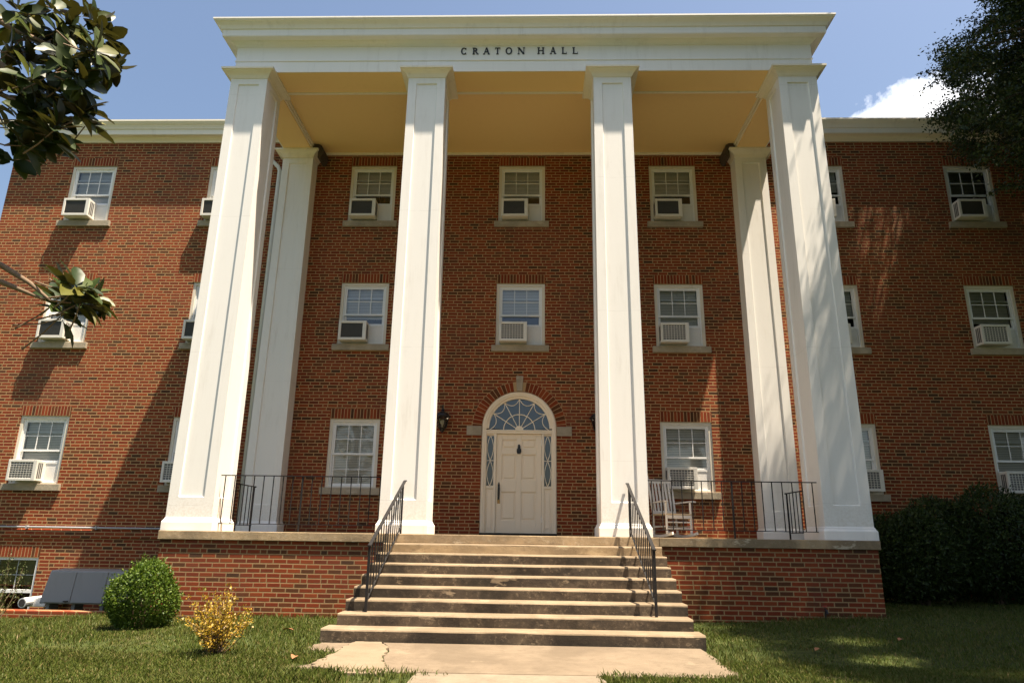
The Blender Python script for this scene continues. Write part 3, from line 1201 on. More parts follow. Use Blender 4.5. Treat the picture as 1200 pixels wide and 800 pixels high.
# name over the entrance, cut letters with serifs
def letters():
    H, T, t = .138, .026, .0125                  # cap height, thick and thin stroke
    yb, yf = EY - .0045, EY - .020
    z0 = 8.545
    sx = 2.16 / 135.75
    slots = [('C', 540.75, 547.0), ('R', 554.5, 560.75), ('A', 567, 574.25), ('T', 580.5, 586.5), ('O', 592.75, 600.5), ('N', 607, 615),
             ('H', 630, 637.5), ('A', 644.5, 651.25), ('L', 658, 663.75), ('L', 670.5, 676.5)]
    for ch, p0, p1 in slots:
        xa, xb = -1.105 + (p0 - 540.75) * sx, -1.105 + (p1 - 540.75) * sx
        w = xb - xa
        b = MB()

        def st(u0, v0, u1, v1, th):              # stroke with horizontal thickness
            b.prism([(xa + u0 - th / 2, z0 + v0), (xa + u0 + th / 2, z0 + v0), (xa + u1 + th / 2, z0 + v1), (xa + u1 - th / 2, z0 + v1)], yf, yb)

        def hb(u0, u1, v, th):
            b.box(xa + u0, xa + u1, yf - .0008, yb, z0 + v - th / 2, z0 + v + th / 2)

        def serif(u, v, hw=.022):
            hb(u - hw, u + hw, v + (.004 if v < .05 else -.004), .008)

        def arcb(cu, cv, ru, rv, a0, a1, thick, thin, n=22):
            o, i = [], []
            for k in range(n + 1):
                a = a0 + (a1 - a0) * k / n
                th = thin + (thick - thin) * abs(math.cos(a)) ** 1.5
                c, s = math.cos(a), math.sin(a)
                o.append((xa + cu + ru * c, z0 + cv + rv * s))
                i.append((xa + cu + (ru - th) * c, z0 + cv + (rv - th) * s))
            for k in range(n):
                b.prism([i[k], o[k], o[k + 1], i[k + 1]], yf, yb)
        if ch == 'C':
            arcb(w / 2 + .008, H / 2, w / 2 + .006, H / 2 + .003, math.radians(48), math.radians(312), T, t)
            st(w - .008, H * .72, w - .004, H * 1.0, .009)
            st(w - .008, H * .26, w - .004, H * .02, .009)
        elif ch == 'O':
            arcb(w / 2, H / 2, w / 2, H / 2 + .003, 0, 2 * PI, T, t, 36)
        elif ch == 'R':
            st(.02, 0, .02, H, T)
            serif(.02, 0)
            serif(.014, H, .016)
            arcb(.034, H * .735, w * .52, H * .265, -PI / 2, PI / 2, T, t)
            hb(.02, .04, H - .005, .010)
            hb(.02, .04, H * .47 + .005, .010)
            st(w * .55, H * .48, w - .006, 0, T)
            serif(w - .004, 0, .018)
        elif ch == 'A':
            st(.012, 0, w / 2 - .004, H, t)
            st(w - .016, 0, w / 2, H + .004, T)
            hb(w * .25, w * .75, H * .36, .010)
            serif(.012, 0, .018)
            serif(w - .014, 0, .020)
        elif ch == 'T':
            st(w / 2, 0, w / 2, H, T)
            hb(0, w, H - .005, .010)
            st(.004, H - .034, .004, H, .008)
            st(w - .004, H - .034, w - .004, H, .008)
            serif(w / 2, 0)
        elif ch == 'N':
            st(.016, 0, .016, H, t)
            st(w - .016, 0, w - .016, H, t)
            st(.016, H, w - .018, 0, T + .006)
            serif(.016, 0, .018)
            serif(.010, H, .016)
            serif(w - .014, H, .018)
        elif ch == 'H':
            st(.018, 0, .018, H, T)
            st(w - .018, 0, w - .018, H, T)
            hb(.018, w - .018, H * .52, .010)
            for u in (.018, w - .018):
                serif(u, 0)
                serif(u, H)
        elif ch == 'L':
            st(.02, 0, .02, H, T)
            hb(0, w, .005, .010)
            st(w - .006, 0, w - .002, .036, .008)
            serif(.02, H)
        b.build('letter', M['letter'], ent, recalc=True)


letters()

# ------------------------------------------------------------------ porch and steps
porch = thing('porch', 'raised brick porch with pale stone coping between lawn and columns', 'porch')
PX = 5.30
b = MB()
b.box(-PX + .03, PX - .03, -3.335, -.003, -1.6, -.129)
b.build('plinth', M['brick_low'], porch)
MB().box(-PX, -2.06, YS0, -.003, -.127, 0.0).build('coping', M['coping'], porch, bevel=.008)
MB().box(2.12, PX, YS0, -.003, -.127, -.0005).build('coping', M['coping'], porch, bevel=.008)
MB().box(-2.057, 2.117, YS0 + .004, -.003, -.126, -.001).build('deck', M['coping'], porch, bevel=.008)

steps = thing('front_steps', 'wide weathered concrete steps climbing to the porch, grimy risers and pale treads', 'steps', (0, 0, 0))
XS = {1: (-1.86, 2.10), 2: (-1.89, 2.11), 3: (-1.91, 2.10), 4: (-1.92, 2.10), 5: (-1.94, 2.10), 6: (-1.955, 2.10), 7: (-1.965, 2.09), 8: (-2.06, 2.15)}
for k_ in range(1, 9):
    a, c = XS[k_]
    b = MB()
    yf = YS0 - RT * k_
    yb = YS0 - RT * (k_ - 1) - .002 + (.03 if k_ > 0 else 0)
    z1, z0 = -RH * k_, -RH * (k_ + 1) - (.05 if k_ == 8 else -.002)
    # slight wear: nose line wavers a little along the step
    n = 24
    xs = np.linspace(a, c, n)
    wv = .006 * np.sin(xs * 2.1 + k_ * 1.7) + .004 * np.sin(xs * 5.3 + k_) + RNG.normal(0, .0018, n)
    dz = -.004 * np.exp(-((xs - .1) / .9) ** 2) + RNG.normal(0, .0008, n)
    vs = []
    for i in range(n):
        x = xs[i]
        vs += [(x, yb, z1), (x, yf + .022, z1 + dz[i]), (x, yf + .006 + wv[i] * .4, z1 - .007 + dz[i]), (x, yf + wv[i], z1 - .022), (x, yf + wv[i] * .5, z0), (x, yb, z0)]
    fs, mi = [], []
    for i in range(n - 1):
        p, q = 6 * i, 6 * (i + 1)
        for j, m in ((0, 0), (1, 0), (2, 0), (3, 1), (4, 1), (5, 1)):
            j2 = (j + 1) % 6
            fs.append((p + j, q + j, q + j2, p + j2))
            mi.append(m)
    fs += [tuple(range(6)), tuple(reversed(range(6 * (n - 1), 6 * n)))]
    mi += [1, 1]
    b.v = vs
    b.f = fs
    b.m = mi
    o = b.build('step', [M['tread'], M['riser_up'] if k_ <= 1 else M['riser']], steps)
    o.data.polygons.foreach_set('use_smooth', [False] * len(o.data.polygons))

# ------------------------------------------------------------------ railings
IR = M['iron']


def stair_rail(x, label, s):
    t = thing('handrail', label, 'handrail', (x, YS0, 0), 0, 'handrails beside the front steps')
    y0, z0 = .20, .785                            # local y from the porch edge; upper end
    y1, z1 = -1.93, -.145
    sl_ = (z0 - z1) / (y0 - y1)
    b = MB()
    b.bar((0, y0, z0), (0, y1, z1), .042, .016)
    b.bar((0, y0, z0), (0, y0 + .05, z0 + .0), .042, .016)
    b.lathe([(.0, z1 - .012), (.022, z1 - .006), (.024, z1 + .008), (.0, z1 + .018)], 0, y1 - .012, 10)
    b.build('rail', IR, t)
    b = MB().bar((0, y1 + .02, -RH * 7 - .005), (0, y1 + .02, z1), .030)
    b.build('post', IR, t)
    MB().bar((0, y0 - .14, -.005), (0, y0 - .14, z0 - .06), .026).build('post', IR, t)
    b = MB()
    b.bar((0, y0 - .14, .10), (0, y1 + .02, .10 - sl_ * (y0 - .16 - y1)), .020, .010)
    b.build('bottom_rail', IR, t)
    n = 13
    for i in range(1, n):
        y = y0 - .14 + (y1 + .02 - y0 + .14) * i / n
        ztop = z0 + sl_ * (y - y0)
        zlow = .10 + sl_ * (y - (y0 - .14))
        MB().bar((0, y, zlow), (0, y, ztop), .013).build('baluster', IR, t)
    return t


stair_rail(-1.685, 'black iron handrail on the left side of the front steps', -1)
stair_rail(1.710, 'black iron handrail on the right side of the front steps, by the rocking chair', 1)


def porch_rail(xa, xb, label):
    t = thing('porch_railing', label, 'railing', ((xa + xb) / 2, -2.95, 0), 0, 'iron railings round the porch')
    h = (xb - xa) / 2
    MB().bar((-h, 0, .85), (h, 0, .85), .036, .014).build('rail', IR, t)
    MB().bar((-h, 0, .115), (h, 0, .115), .026, .012).build('bottom_rail', IR, t)
    n = 17
    MB().bar((0, 0, -.002), (0, 0, .845), .024).build('post', IR, t)
    for i in range(n):
        x = -h + .09 + (2 * h - .18) * i / (n - 1)
        if abs(x) < .05:
            continue
        MB().bar((x, 0, .115), (x, 0, .845), .013).build('baluster', IR, t)


porch_rail(-4.66, -2.02, 'black iron railing between the two left front columns of the porch')
porch_rail(2.02, 4.66, 'black iron railing between the two right front columns, in front of the rocking chair')


def side_rail(s, label):
    x = s * 4.86
    t = thing('side_railing', label, 'railing', (x, -1.6, 0), 0, 'short side railings of the porch')
    ya, yb = -.95, .62
    MB().bar((0, ya, .80), (0, yb, .80), .036, .014).lathe([(0, .785), (.02, .79), (.02, .81), (0, .815)], 0, yb, 8).build('rail', IR, t)
    MB().bar((0, ya, .11), (0, yb - .03, .11), .026, .012).build('bottom_rail', IR, t)
    for yy in (ya + .25, yb - .05):
        MB().bar((0, yy, -.002), (0, yy, .80), .024).build('post', IR, t)
    for i in range(9):
        y = ya + .08 + (yb - ya - .26) * i / 8
        MB().bar((0, y, .11), (0, y, .80), .013).build('baluster', IR, t)


side_rail(-1, 'short black side railing behind the far left column of the porch')
side_rail(1, 'short black side railing behind the far right column of the porch')

# ------------------------------------------------------------------ wall lanterns


def lantern(x, label):
    t = thing('wall_lantern', label, 'lantern', (x, -.13, 2.05), 0, 'lanterns beside the front door')
    b = MB()
    b.box(-.035, .035, .112, .13, -.02, .14)                      # back plate
    b.tube([(0, .12, .02), (0, .07, -.06), (0, .0, -.07), (0, 0, -.02)], .010, 8)
    b.tube([(0, .12, -.02), (.004, .124, -.16), (0, .124, -.27)], .006, 6)
    b.build('arm', M['black'], t)
    b = MB()
    b.lathe([(.0, -.055), (.03, -.05), (.036, -.02), (.058, .0), (.062, .012), (.0, .014)], 0, 0, 12)
    for k in range(6):
        a = PI * k / 3
        b.bar((.056 * math.cos(a), .056 * math.sin(a), .01), (.092 * math.cos(a), .092 * math.sin(a), .205), .008)
    b.lathe([(.0, .20), (.118, .200), (.122, .212), (.098, .226), (.082, .262), (.052, .292), (.022, .305), (.016, .325), (.030, .335),
             (.030, .345), (.012, .355), (.010, .385), (.016, .395), (.008, .41), (.004, .44), (.0, .445)], 0, 0, 14)
    b.build('frame', M['black'], t)
    MB().lathe([(.054, .014), (.087, .198)], 0, 0, 6).build('glass', M['lampglass'], t)
    t.scale = (1.4, 1.3, 1.12)
    MB().lathe([(.012, .015), (.014, .07), (.030, .09), (.033, .12), (.022, .15), (.0, .16)], 0, 0, 12).build('bulb', M['bulb'], t, smooth=True)


lantern(-1.545, 'black wall lantern with bulb, left of the front door')
lantern(1.568, 'black wall lantern right of the front door, half behind a column')

# ------------------------------------------------------------------ window air conditioners
COLS = {'FL': 'leftmost window column', 'ML': 'half behind far left column', 'L': 'between left pair of columns',
        'C': 'centred above the door', 'R': 'between right pair of columns', 'MR': 'half behind far right column',
        'FR': 'rightmost window column'}
FLN = ['ground floor', 'second floor', 'top floor']
GRID = {('C', 1), ('R', 1), ('R', 0), ('FL', 0), ('MR', 0), ('FR', 1), ('FR', 0), ('ML', 0)}
ACM = {}


def ac_meshes():
    for kind in ('grid', 'mesh'):
        b = MB()
        w, h = .285, .405
        b.box(-w, w, -.175, .16, 0, h)
        body = b
        # bezel
        f = MB()
        f.box(-w - .006, -w + .045, -.212, -.176, -.004, h + .006)
        f.box(w - .07, w + .006, -.212, -.176, -.004, h + .006)
        f.box(-w + .045, w - .07, -.212, -.176, -.004, .05)
        f.box(-w + .045, w - .07, -.212, -.176, h - .045, h + .006)
        g = MB()
        g.box(-w + .045, w - .07, -.190, -.177, .05, h - .045)
        s = MB()
        if kind == 'grid':
            for i in range(1, 8):
                x = -w + .045 + (2 * w - .115) * i / 8
                s.box(x - .0035, x + .0035, -.202, -.190, .05, h - .045)
            for i in range(1, 7):
                z = .05 + (h - .095) * i / 7
                s.box(-w + .045, w - .07, -.206, -.194, z - .004, z + .004)
        else:
            for i in range(1, 22):
                z = .05 + (h - .095) * i / 22
                s.box(-w + .045, w - .07, -.197, -.190, z - .002, z + .002)
        vv = []
        for q in (-1, 1):                                  # side louvres, near the front
            v = MB()
            for i in range(3):
                y = -.155 + i * .05
                v.box(min(q * w, q * (w + .003)), max(q * w, q * (w + .003)), y, y + .032, .05, h - .05)
            vv.append(v.mesh('side_louvre', M['acgrey']))
        ACM[kind] = (body.mesh('air_conditioner', M['ac']), f.mesh('bezel', M['ac']), g.mesh('grille', M['acfin'] if kind == 'grid' else M['acgrey']),
                     s.mesh('grille_bar', M['ac'] if kind == 'grid' else M['acgrey']), *vv)


ac_meshes()
for (col, fl), x in HASAC.items():
    kind = 'grid' if (col, fl) in GRID else 'mesh'
    lab = f"white air conditioner with {'barred' if kind == 'grid' else 'dark plain'} grille, {FLN[fl]}, {COLS[col]}"
    dxs = {'FL': -.10, 'ML': -.18, 'L': -.13, 'C': -.13, 'R': -.14, 'MR': -.1, 'FR': -.14}[col]
    if (col, fl) == ('MR', 0):
        dxs = .17
    t = thing('air_conditioner', lab, 'air conditioner', (x + dxs - .02, .0, FLOOR[fl] - HH + .052), random.uniform(-.012, .012), 'air conditioners in the windows')
    t.rotation_euler.x = math.radians(random.uniform(.6, 1.6))
    for nm, me in zip(('body', 'bezel', 'grille', 'grille_bar', 'side_louvre', 'side_louvre'), ACM[kind]):
        link(nm, me, t, bevel=.006 if nm in ('body', 'bezel') else 0)

# ------------------------------------------------------------------ rocking chair
rc = thing('rocking_chair', 'white slatted wooden rocking chair on the porch behind the right railing', 'rocking chair', (2.66, -1.55, 0), math.radians(20))
CH = M['chair']
rc.scale = (.94, .94, .94)
# local: faces -y
for s in (-1, 1):
    pts = []
    for i in range(13):
        t = i / 12
        y = -.46 + .98 * t
        z = .030 + .16 * ((t - .46) ** 2) * 1.5
        pts.append((s * .25, y, z))
    b = MB()
    for i in range(12):
        b.bar(pts[i], pts[i + 1], .030, .045)
    b.build('rocker', CH, rc)
    MB().tube([(s * .25, -.27, .06), (s * .25, -.265, .62)], [.022, .020], 10).build('leg', CH, rc)
    MB().tube([(s * .25, .20, .05), (s * .235, .215, .40)], [.022, .019], 10).build('leg', CH, rc)
    b = MB()
    arm = [(s * .285, -.35, .632), (s * .285, -.28, .637), (s * .275, -.1, .634), (s * .250, .22, .622)]
    for (p, q, w) in ((arm[0], arm[1], .085), (arm[1], arm[2], .075), (arm[2], arm[3], .055)):
        b.bar(p, q, w, .024)
    b.build('armrest', CH, rc, bevel=.006)
b = MB()
for z, y0_ in ((.16, -.268), (.27, -.268)):
    b.tube([(-.25, y0_, z), (.25, y0_, z)], .012, 8)
for s in (-1, 1):
    b.tube([(s * .25, -.265, .20), (s * .25, .2, .18)], .012, 8)
b.tube([(-.25, .2, .2), (.25, .2, .2)], .012, 8)
b.build('stretcher', CH, rc)
MB().box(-.265, .265, -.29, .235, .395, .425).build('seat', M['seat'], rc, bevel=.01)
MB().box(-.26, .26, -.285, -.262, .335, .394).build('apron', CH, rc, bevel=.004)
back = MB()
for s in (-1, 1):
    back.tube([(s * .232, .215, .38), (s * .238, .26, .62), (s * .245, .37, 1.10), (s * .247, .385, 1.16)], [.020, .020, .019, .013], 10)
back.build('back_post', CH, rc)
b = MB()
for z, y, w in ((.455, .232, .055), (1.03, .352, .075)):
    MB().bar((-.235, y, z), (.235, y, z), .022, w).build('back_rail', CH, rc, bevel=.004)
for i in range(6):
    x = -.175 + .07 * i
    MB().bar((x, .234, .46), (x, .350, 1.02), .036, .012, (0, 1, .2)).build('slat', CH, rc)

# ------------------------------------------------------------------ small fittings
t = thing('wall_pipe', 'thin grey conduit running level along the left wall above the brick band', 'pipe', (-8.5, -.05, .03))
MB().tube([(-3.2, 0, 0), (3.19, 0, .0)], .017, 8).build('pipe', M['pipe'], t, smooth=True)
b = MB()
for x in (-2.6, -1.2, .2, 1.6, 2.9):
    b.box(x - .015, x + .015, -.02, .049, -.03, .03)
b.build('clip', M['pipe'], t)
t = thing('downspout', 'white downspout elbow under the portico eave behind the far left column', 'downspout', (-5.6, -.08, 0))
MB().tube([(-.22, 0, 8.60), (-.20, 0, 8.28), (-.14, 0, 8.17), (.08, 0, 7.95), (.12, 0, 7.85), (.12, 0, 0.05)], .045, 10).build('pipe', M['pvc'], t, smooth=True)
t = thing('floodlight', 'small round floodlight on the brick wall left of the portico', 'light', (-5.69, -.02, 2.52))
MB().box(-.04, .04, -.01, .02, -.04, .04).build('base', M['pipe'], t)
MB().tube([(.0, -.01, 0), (-.02, -.05, -.01), (-.03, -.11, -.02)], [.02, .035, .055], 12).build('lamp_head', M['pvc'], t, smooth=True)
t = thing('hose_spigot', 'small black and red hose spigot in front of the porch brickwork at right', 'spigot', (4.40, -3.40, -1.12))
MB().tube([(0, 0, -.05), (0, 0, .20)], .012, 8).tube([(0, 0, .17), (0, -.05, .17), (0, -.07, .13)], .014, 8).build('pipe', M['black'], t)
MB().box(-.03, .03, -.012, .012, .215, .23).bar((0, 0, .19), (0, 0, .22), .01).build('valve', M['red'], t)

# kerb, cabinet and vent in the area well at the left
t = thing('brick_kerb', 'low weathered brick kerb wall round the basement area at left', 'wall', (-8.5, -2.3, -1.3))
MB().box(-3.6, 2.16, -.10, .10, -.45, .045).build('wall', M['brick_low'], t, bevel=.012)
cab = thing('utility_cabinet', 'grey metal utility cabinet with hatch doors leaning in the area well', 'cabinet', (-7.42, -1.25, -1.24))
b = MB()
b.add([(-.80, -.20, 0), (.80, -.20, 0), (.80, .24, 0), (-.80, .24, 0), (-.74, -.12, .54), (.80, -.12, .54), (.80, .24, .56), (-.74, .24, .56)],
      [(3, 2, 1, 0), (4, 5, 6, 7), (0, 1, 5, 4), (1, 2, 6, 5), (2, 3, 7, 6), (3, 0, 4, 7)])
b.build('body', M['steel'], cab, bevel=.02)
for x0_, x1_ in ((-.71, -.26), (-.24, .30), (.32, .78)):
    MB().add([(x0_, -.212, .02), (x1_, -.212, .02), (x1_, -.136, .52), (x0_, -.136, .52), (x0_, -.18, .02), (x1_, -.18, .02), (x1_, -.10, .52), (x0_, -.10, .52)],
             [(0, 1, 2, 3), (7, 6, 5, 4), (0, 4, 5, 1), (1, 5, 6, 2), (2, 6, 7, 3), (3, 7, 4, 0)]).build('hatch', M['steel'], cab, bevel=.006)
MB().bar((-.36, -.222, .045), (-.28, -.222, .045), .018).build('latch', M['black'], cab)
for x in (-.7, -.25, .25, .7):
    MB().box(x - .03, x + .03, -.1, .15, -.32, .0).build('leg', M['steel'], cab)
vt = thing('dryer_vent', 'white round vent hood on a pale box beside the basement window', 'vent', (-8.83, -.75, -1.27))
MB().box(-.20, .22, .05, .74, -.10, .05).build('duct', M['pvc'], vt, bevel=.008)
MB().tube([(-.06, .10, -.01), (-.07, -.10, -.02), (-.075, -.14, -.022)], [.075, .08, .085], 14, cap=True).build('hood', M['pvc'], vt)
MB().tube([(-.0755, -.142, -.022), (-.076, -.146, -.022)], .066, 14).build('opening', M['dark'], vt)

# ------------------------------------------------------------------ vegetation helpers


def leaf_mesh(name, P, D, Nn, L, Wd, mat, fold=.18, curl=.0, seg=1):
    """P base points, D long axis, Nn normal, L lengths, Wd widths: folded leaf, six corners, one island each"""
    P, D, Nn = (np.asarray(a, float) for a in (P, D, Nn))
    n = len(P)
    L = np.broadcast_to(np.asarray(L, float), (n,))[:, None]
    Wd = np.broadcast_to(np.asarray(Wd, float), (n,))[:, None]
    D = D / np.linalg.norm(D, axis=1, keepdims=True)
    S = np.cross(D, Nn)
    S /= np.linalg.norm(S, axis=1, keepdims=True) + 1e-9
    Nn = np.cross(S, D)
    if seg == 1:
        a = P
        b = P + D * L * .5 + S * Wd * .5 + Nn * Wd * fold
        c = P + D * L - Nn * L * curl
        d = P + D * L * .5 - S * Wd * .5 + Nn * Wd * fold
        V = np.stack([a, b, c, d], 1).reshape(-1, 3)
        F = (np.arange(n)[:, None] * 4 + np.array([[0, 1, 2, 3]]))
        k = 4
    else:
        pts = [P,
               P + D * L * .28 + S * Wd * .40 + Nn * Wd * fold, P + D * L * .28, P + D * L * .28 - S * Wd * .40 + Nn * Wd * fold,
               P + D * L * .62 + S * Wd * .48 + Nn * (Wd * fold - L * curl * .3), P + D * L * .62 - Nn * L * curl * .3,
               P + D * L * .62 - S * Wd * .48 + Nn * (Wd * fold - L * curl * .3),
               P + D * L * .87 + S * Wd * .26 + Nn * (Wd * fold * .6 - L * curl * .7), P + D * L * .87 - S * Wd * .26 + Nn * (Wd * fold * .6 - L * curl * .7),
               P + D * L - Nn * L * curl]
        V = np.stack(pts, 1).reshape(-1, 3)
        q = np.array([[0, 1, 2, 2], [0, 2, 3, 3], [1, 4, 5, 2], [2, 5, 6, 3], [4, 7, 5, 5], [5, 8, 6, 6], [7, 9, 5, 5], [5, 9, 8, 8]])
        F = (np.arange(n)[:, None, None] * 10 + q[None]).reshape(-1, 4)
        fl = [tuple(dict.fromkeys(f)) for f in F.tolist()]
        me = bpy.data.meshes.new(name)
        me.from_pydata(V.tolist(), [], fl)
        me.materials.append(mat)
        me.polygons.foreach_set('use_smooth', [True] * len(me.polygons))
        me.update()
        return me
    me = bpy.data.meshes.new(name)
    me.vertices.add(len(V))
    me.vertices.foreach_set('co', V.astype(np.float32).ravel())
    me.loops.add(F.size)
    me.loops.foreach_set('vertex_index', F.astype(np.int32).ravel())
    me.polygons.add(len(F))
    me.polygons.foreach_set('loop_start', (np.arange(len(F)) * k).astype(np.int32))
    me.materials.append(mat)
    me.update(calc_edges=True)
    me.validate()
    return me


def rdir(n, up=0.0):
    v = RNG.normal(size=(n, 3))
    v[:, 2] += up
    return v / np.linalg.norm(v, axis=1, keepdims=True)


# ---- round boxwood


def lump_field(d, seed, amp, freq=3):
    r = np.random.default_rng(seed)
    k = r.normal(size=(freq * 4, 3)) * 2.6
    ph = r.uniform(0, 6.28, freq * 4)
    return amp * np.sin(d @ k.T + ph).mean(1) * 2.2


def round_shrub(name, label, loc, rad, n, mat, leaf, seed, amp=.26):
    t = thing(name, label, 'shrub', loc)
    d = rdir(n)
    d[:, 2] = np.where(d[:, 2] < -.80, -d[:, 2] * .5, d[:, 2])
    d /= np.linalg.norm(d, axis=1, keepdims=True)
    r = 1 + lump_field(d, seed, amp) + lump_field(d, seed + 1, amp * .5, 9)
    # leaves sit in sprays: pull towards random spray tips
    depth = 1 - np.abs(RNG.normal(0, .13, n)) + (RNG.random(n) < .04) * RNG.uniform(0, .10, n)
    p = d * (r * depth)[:, None] * np.array(rad)
    p[:, 2] += rad[2] * .82
    keep = (p[:, 2] > .03) & (lump_field(d * 2.5, seed + 2, 1.0, 7) + RNG.normal(0, .35, n) > -.75)
    p, d = p[keep], d[keep]
    # fresh shoots standing out of the clipped outline
    tips = rdir(150, .35)
    tips = tips[tips[:, 2] > -.2]
    sp_, sd_ = [], []
    for q in tips:
        rq = 1 + lump_field(q[None], seed, amp)[0]
        base = q * rq * .96 * np.array(rad) + np.array([0, 0, rad[2] * .86])
        ln = RNG.uniform(.03, .10)
        for f in np.linspace(0, 1, 9):
            sp_.append(base + (q * .7 + np.array([0, 0, .5])) * ln * f + RNG.normal(0, .006, 3))
            sd_.append(q)
    p = np.concatenate([p, np.array(sp_)])
    d = np.concatenate([d, np.array(sd_)])
    D = d * .6 + rdir(len(p), .5)
    link('foliage', leaf_mesh('foliage', p, D, d + rdir(len(p)) * .8, RNG.uniform(.7, 1.3, len(p)) * leaf, RNG.uniform(.45, .6, len(p)) * leaf, mat), t)
    b = MB()
    for i in range(9):
        a = 2 * PI * i / 9 + random.uniform(-.2, .2)
        tip = Vector((math.cos(a) * rad[0] * .55, math.sin(a) * rad[1] * .55, rad[2] * random.uniform(.9, 1.5)))
        b.tube([(math.cos(a) * .04, math.sin(a) * .04, -.03), tip * .5 + Vector((0, 0, .03)), tip], [.014, .009, .004], 6)
    b.build('stem', M['twig'], t)
    return t


round_shrub('green_shrub', 'rounded bright green boxwood shrub beside the left end of the porch', (-4.72, -4.62, float(gz(-4.72, -4.62)) - .01), (.40, .38, .41), 15000,
            M['box'], .036, 5)

# ---- yellow shrub: open sprays
ys = thing('yellow_shrub', 'small straggly shrub with yellow leaves on the left lawn', 'shrub', (-2.80, -6.72, float(gz(-2.8, -6.72))))
P_, D_, N_ = [], [], []
sb = MB()
for i in range(62):
    a = random.uniform(0, 2 * PI)
    lean = random.uniform(.05, .85) ** 1.1
    L = random.uniform(.36, .60) * (1.1 if lean < .4 else .86)
    if i in (0, 1, 2):
        a, lean, L = random.uniform(-.25, .3), .95 + .05 * i, .60 - .05 * i
    base = Vector((random.uniform(-.07, .07), random.uniform(-.07, .07), 0))
    pts = [base]
    dr = Vector((math.cos(a) * lean, math.sin(a) * lean * .9, 1.0)).normalized()
    for k_ in range(8):
        dr = (dr + Vector((random.gauss(0, .13), random.gauss(0, .13), random.gauss(.0, .08)))).normalized()
        pts.append(pts[-1] + dr * L / 8)
    sb.tube(pts, [.006 - .0006 * k_ for k_ in range(9)], 5, False)
    for k_ in range(2, 9):
        for _ in range(9 if k_ > 3 else 4):
            P_.append(pts[k_] + Vector([random.gauss(0, .016) for _ in range(3)]))
            dd = Vector([random.gauss(0, 1) for _ in range(3)]) + dr * .8
            D_.append(dd)
            N_.append(Vector([random.gauss(0, .7), random.gauss(0, .7), 1]))
link('foliage', leaf_mesh('foliage', P_, D_, N_, RNG.uniform(.018, .036, len(P_)), RNG.uniform(.012, .020, len(P_)), M['yellow']), ys)
sb.build('stem', M['twig'], ys)

# ---- open sprig plant at the left edge
sp = thing('slender_shrub', 'slender open shrub with thin green sprigs at the left edge of the lawn', 'shrub', (-6.42, -4.9, float(gz(-6.42, -4.9))))
P_, D_, N_ = [], [], []
sb = MB()
for i in range(22):
    a = random.uniform(0, 2 * PI)
    lean = random.uniform(.1, .6)
    L = random.uniform(.55, 1.0)
    pts = [Vector((random.uniform(-.06, .06), random.uniform(-.06, .06), 0))]
    dr = Vector((math.cos(a) * lean, math.sin(a) * lean, 1.0)).normalized()
    for k_ in range(10):
        dr = (dr + Vector((random.gauss(0, .07), random.gauss(0, .07), .02))).normalized()
        pts.append(pts[-1] + dr * L / 10)
    sb.tube(pts, [.006 - .0005 * k_ for k_ in range(11)], 5, False)
    for k_ in range(3, 11):
        for _ in range(10):
            P_.append(pts[k_] + Vector([random.gauss(0, .018) for _ in range(3)]))
            D_.append(Vector([random.gauss(0, .8) for _ in range(3)]) + dr)
            N_.append(Vector([random.gauss(0, 1), random.gauss(0, 1), 1]))
link('foliage', leaf_mesh('foliage', P_, D_, N_, RNG.uniform(.02, .036, len(P_)), RNG.uniform(.008, .013, len(P_)), M['sprig']), sp)
sb.build('stem', M['twig'], sp)

# ---- dark hedge at the right of the porch
hd = thing('hedge', 'dense dark evergreen hedge against the right wing beside the porch', 'hedge', (8.8, -1.1, float(gz(8.8, -1.1))))
P_, D_, N_ = [], [], []
blobs = [(-2.55, -.1, .78, .80), (-1.95, -.35, .84, .86), (-1.3, .1, .98, .98), (-.6, -.2, 1.04, 1.0), (.2, .1, .94, 1.0), (1.0, -.2, .98, 1.0), (1.9, 0, .9, 1.0),
         (2.8, -.1, 1.1, 1.0), (3.6, 0, 1.0, 1.0)]
for bi, (bx_, by_, hz, rr) in enumerate(blobs):
    n = 15000
    d = rdir(n)
    r = 1 + lump_field(d, 50 + bi, .2)
    depth = 1 - np.abs(RNG.normal(0, .16, n)) + (RNG.random(n) < .06) * RNG.uniform(0, .15, n)
    p = d * (r * depth)[:, None] * np.array([rr * .80, rr * .75, hz * .95])
    p[:, 2] = hz * .85 + p[:, 2] * np.where(p[:, 2] < 0, .9, 1.0)
    p[:, 0] += bx_
    p[:, 1] += by_
    ok = (p[:, 2] > .02) & (p[:, 1] < .98) & (p[:, 0] > -3.42)
    P_.append(p[ok])
    D_.append((d * .7 + rdir(n, .4))[ok])
    N_.append((d + rdir(n) * .8)[ok])
P_, D_, N_ = (np.concatenate(a) for a in (P_, D_, N_))
link('foliage', leaf_mesh('foliage', P_, D_, N_, RNG.uniform(.045, .085, len(P_)), RNG.uniform(.02, .034, len(P_)), M['hedge']), hd)
b = MB()
for bx_, by_, hz, rr in blobs:
    for k_ in range(5):
        a = random.uniform(0, 6.28)
        b.tube([(bx_ + .05 * math.cos(a), by_ + .05 * math.sin(a), -.03), (bx_ + .3 * math.cos(a), by_ + .25 * math.sin(a), hz * .6),
                (bx_ + .5 * math.cos(a), by_ + .4 * math.sin(a), hz * 1.3)], [.02, .014, .006], 6)
b.build('stem', M['bark'], hd)


# ---- project to the photograph frame, used to thin the crown where the sky must stay open
def to_px(P):
    q = np.asarray(P) - np.array(CAM['pos'])
    X = q @ np.array(rgt)
    Y = q @ np.array(upv)
    Z = q @ np.array(fwd)
    Z = np.where(np.abs(Z) < 1e-3, 1e-3, Z)
    return 600 + CAM['f'] * X / Z, 400 - CAM['f'] * Y / Z, Z


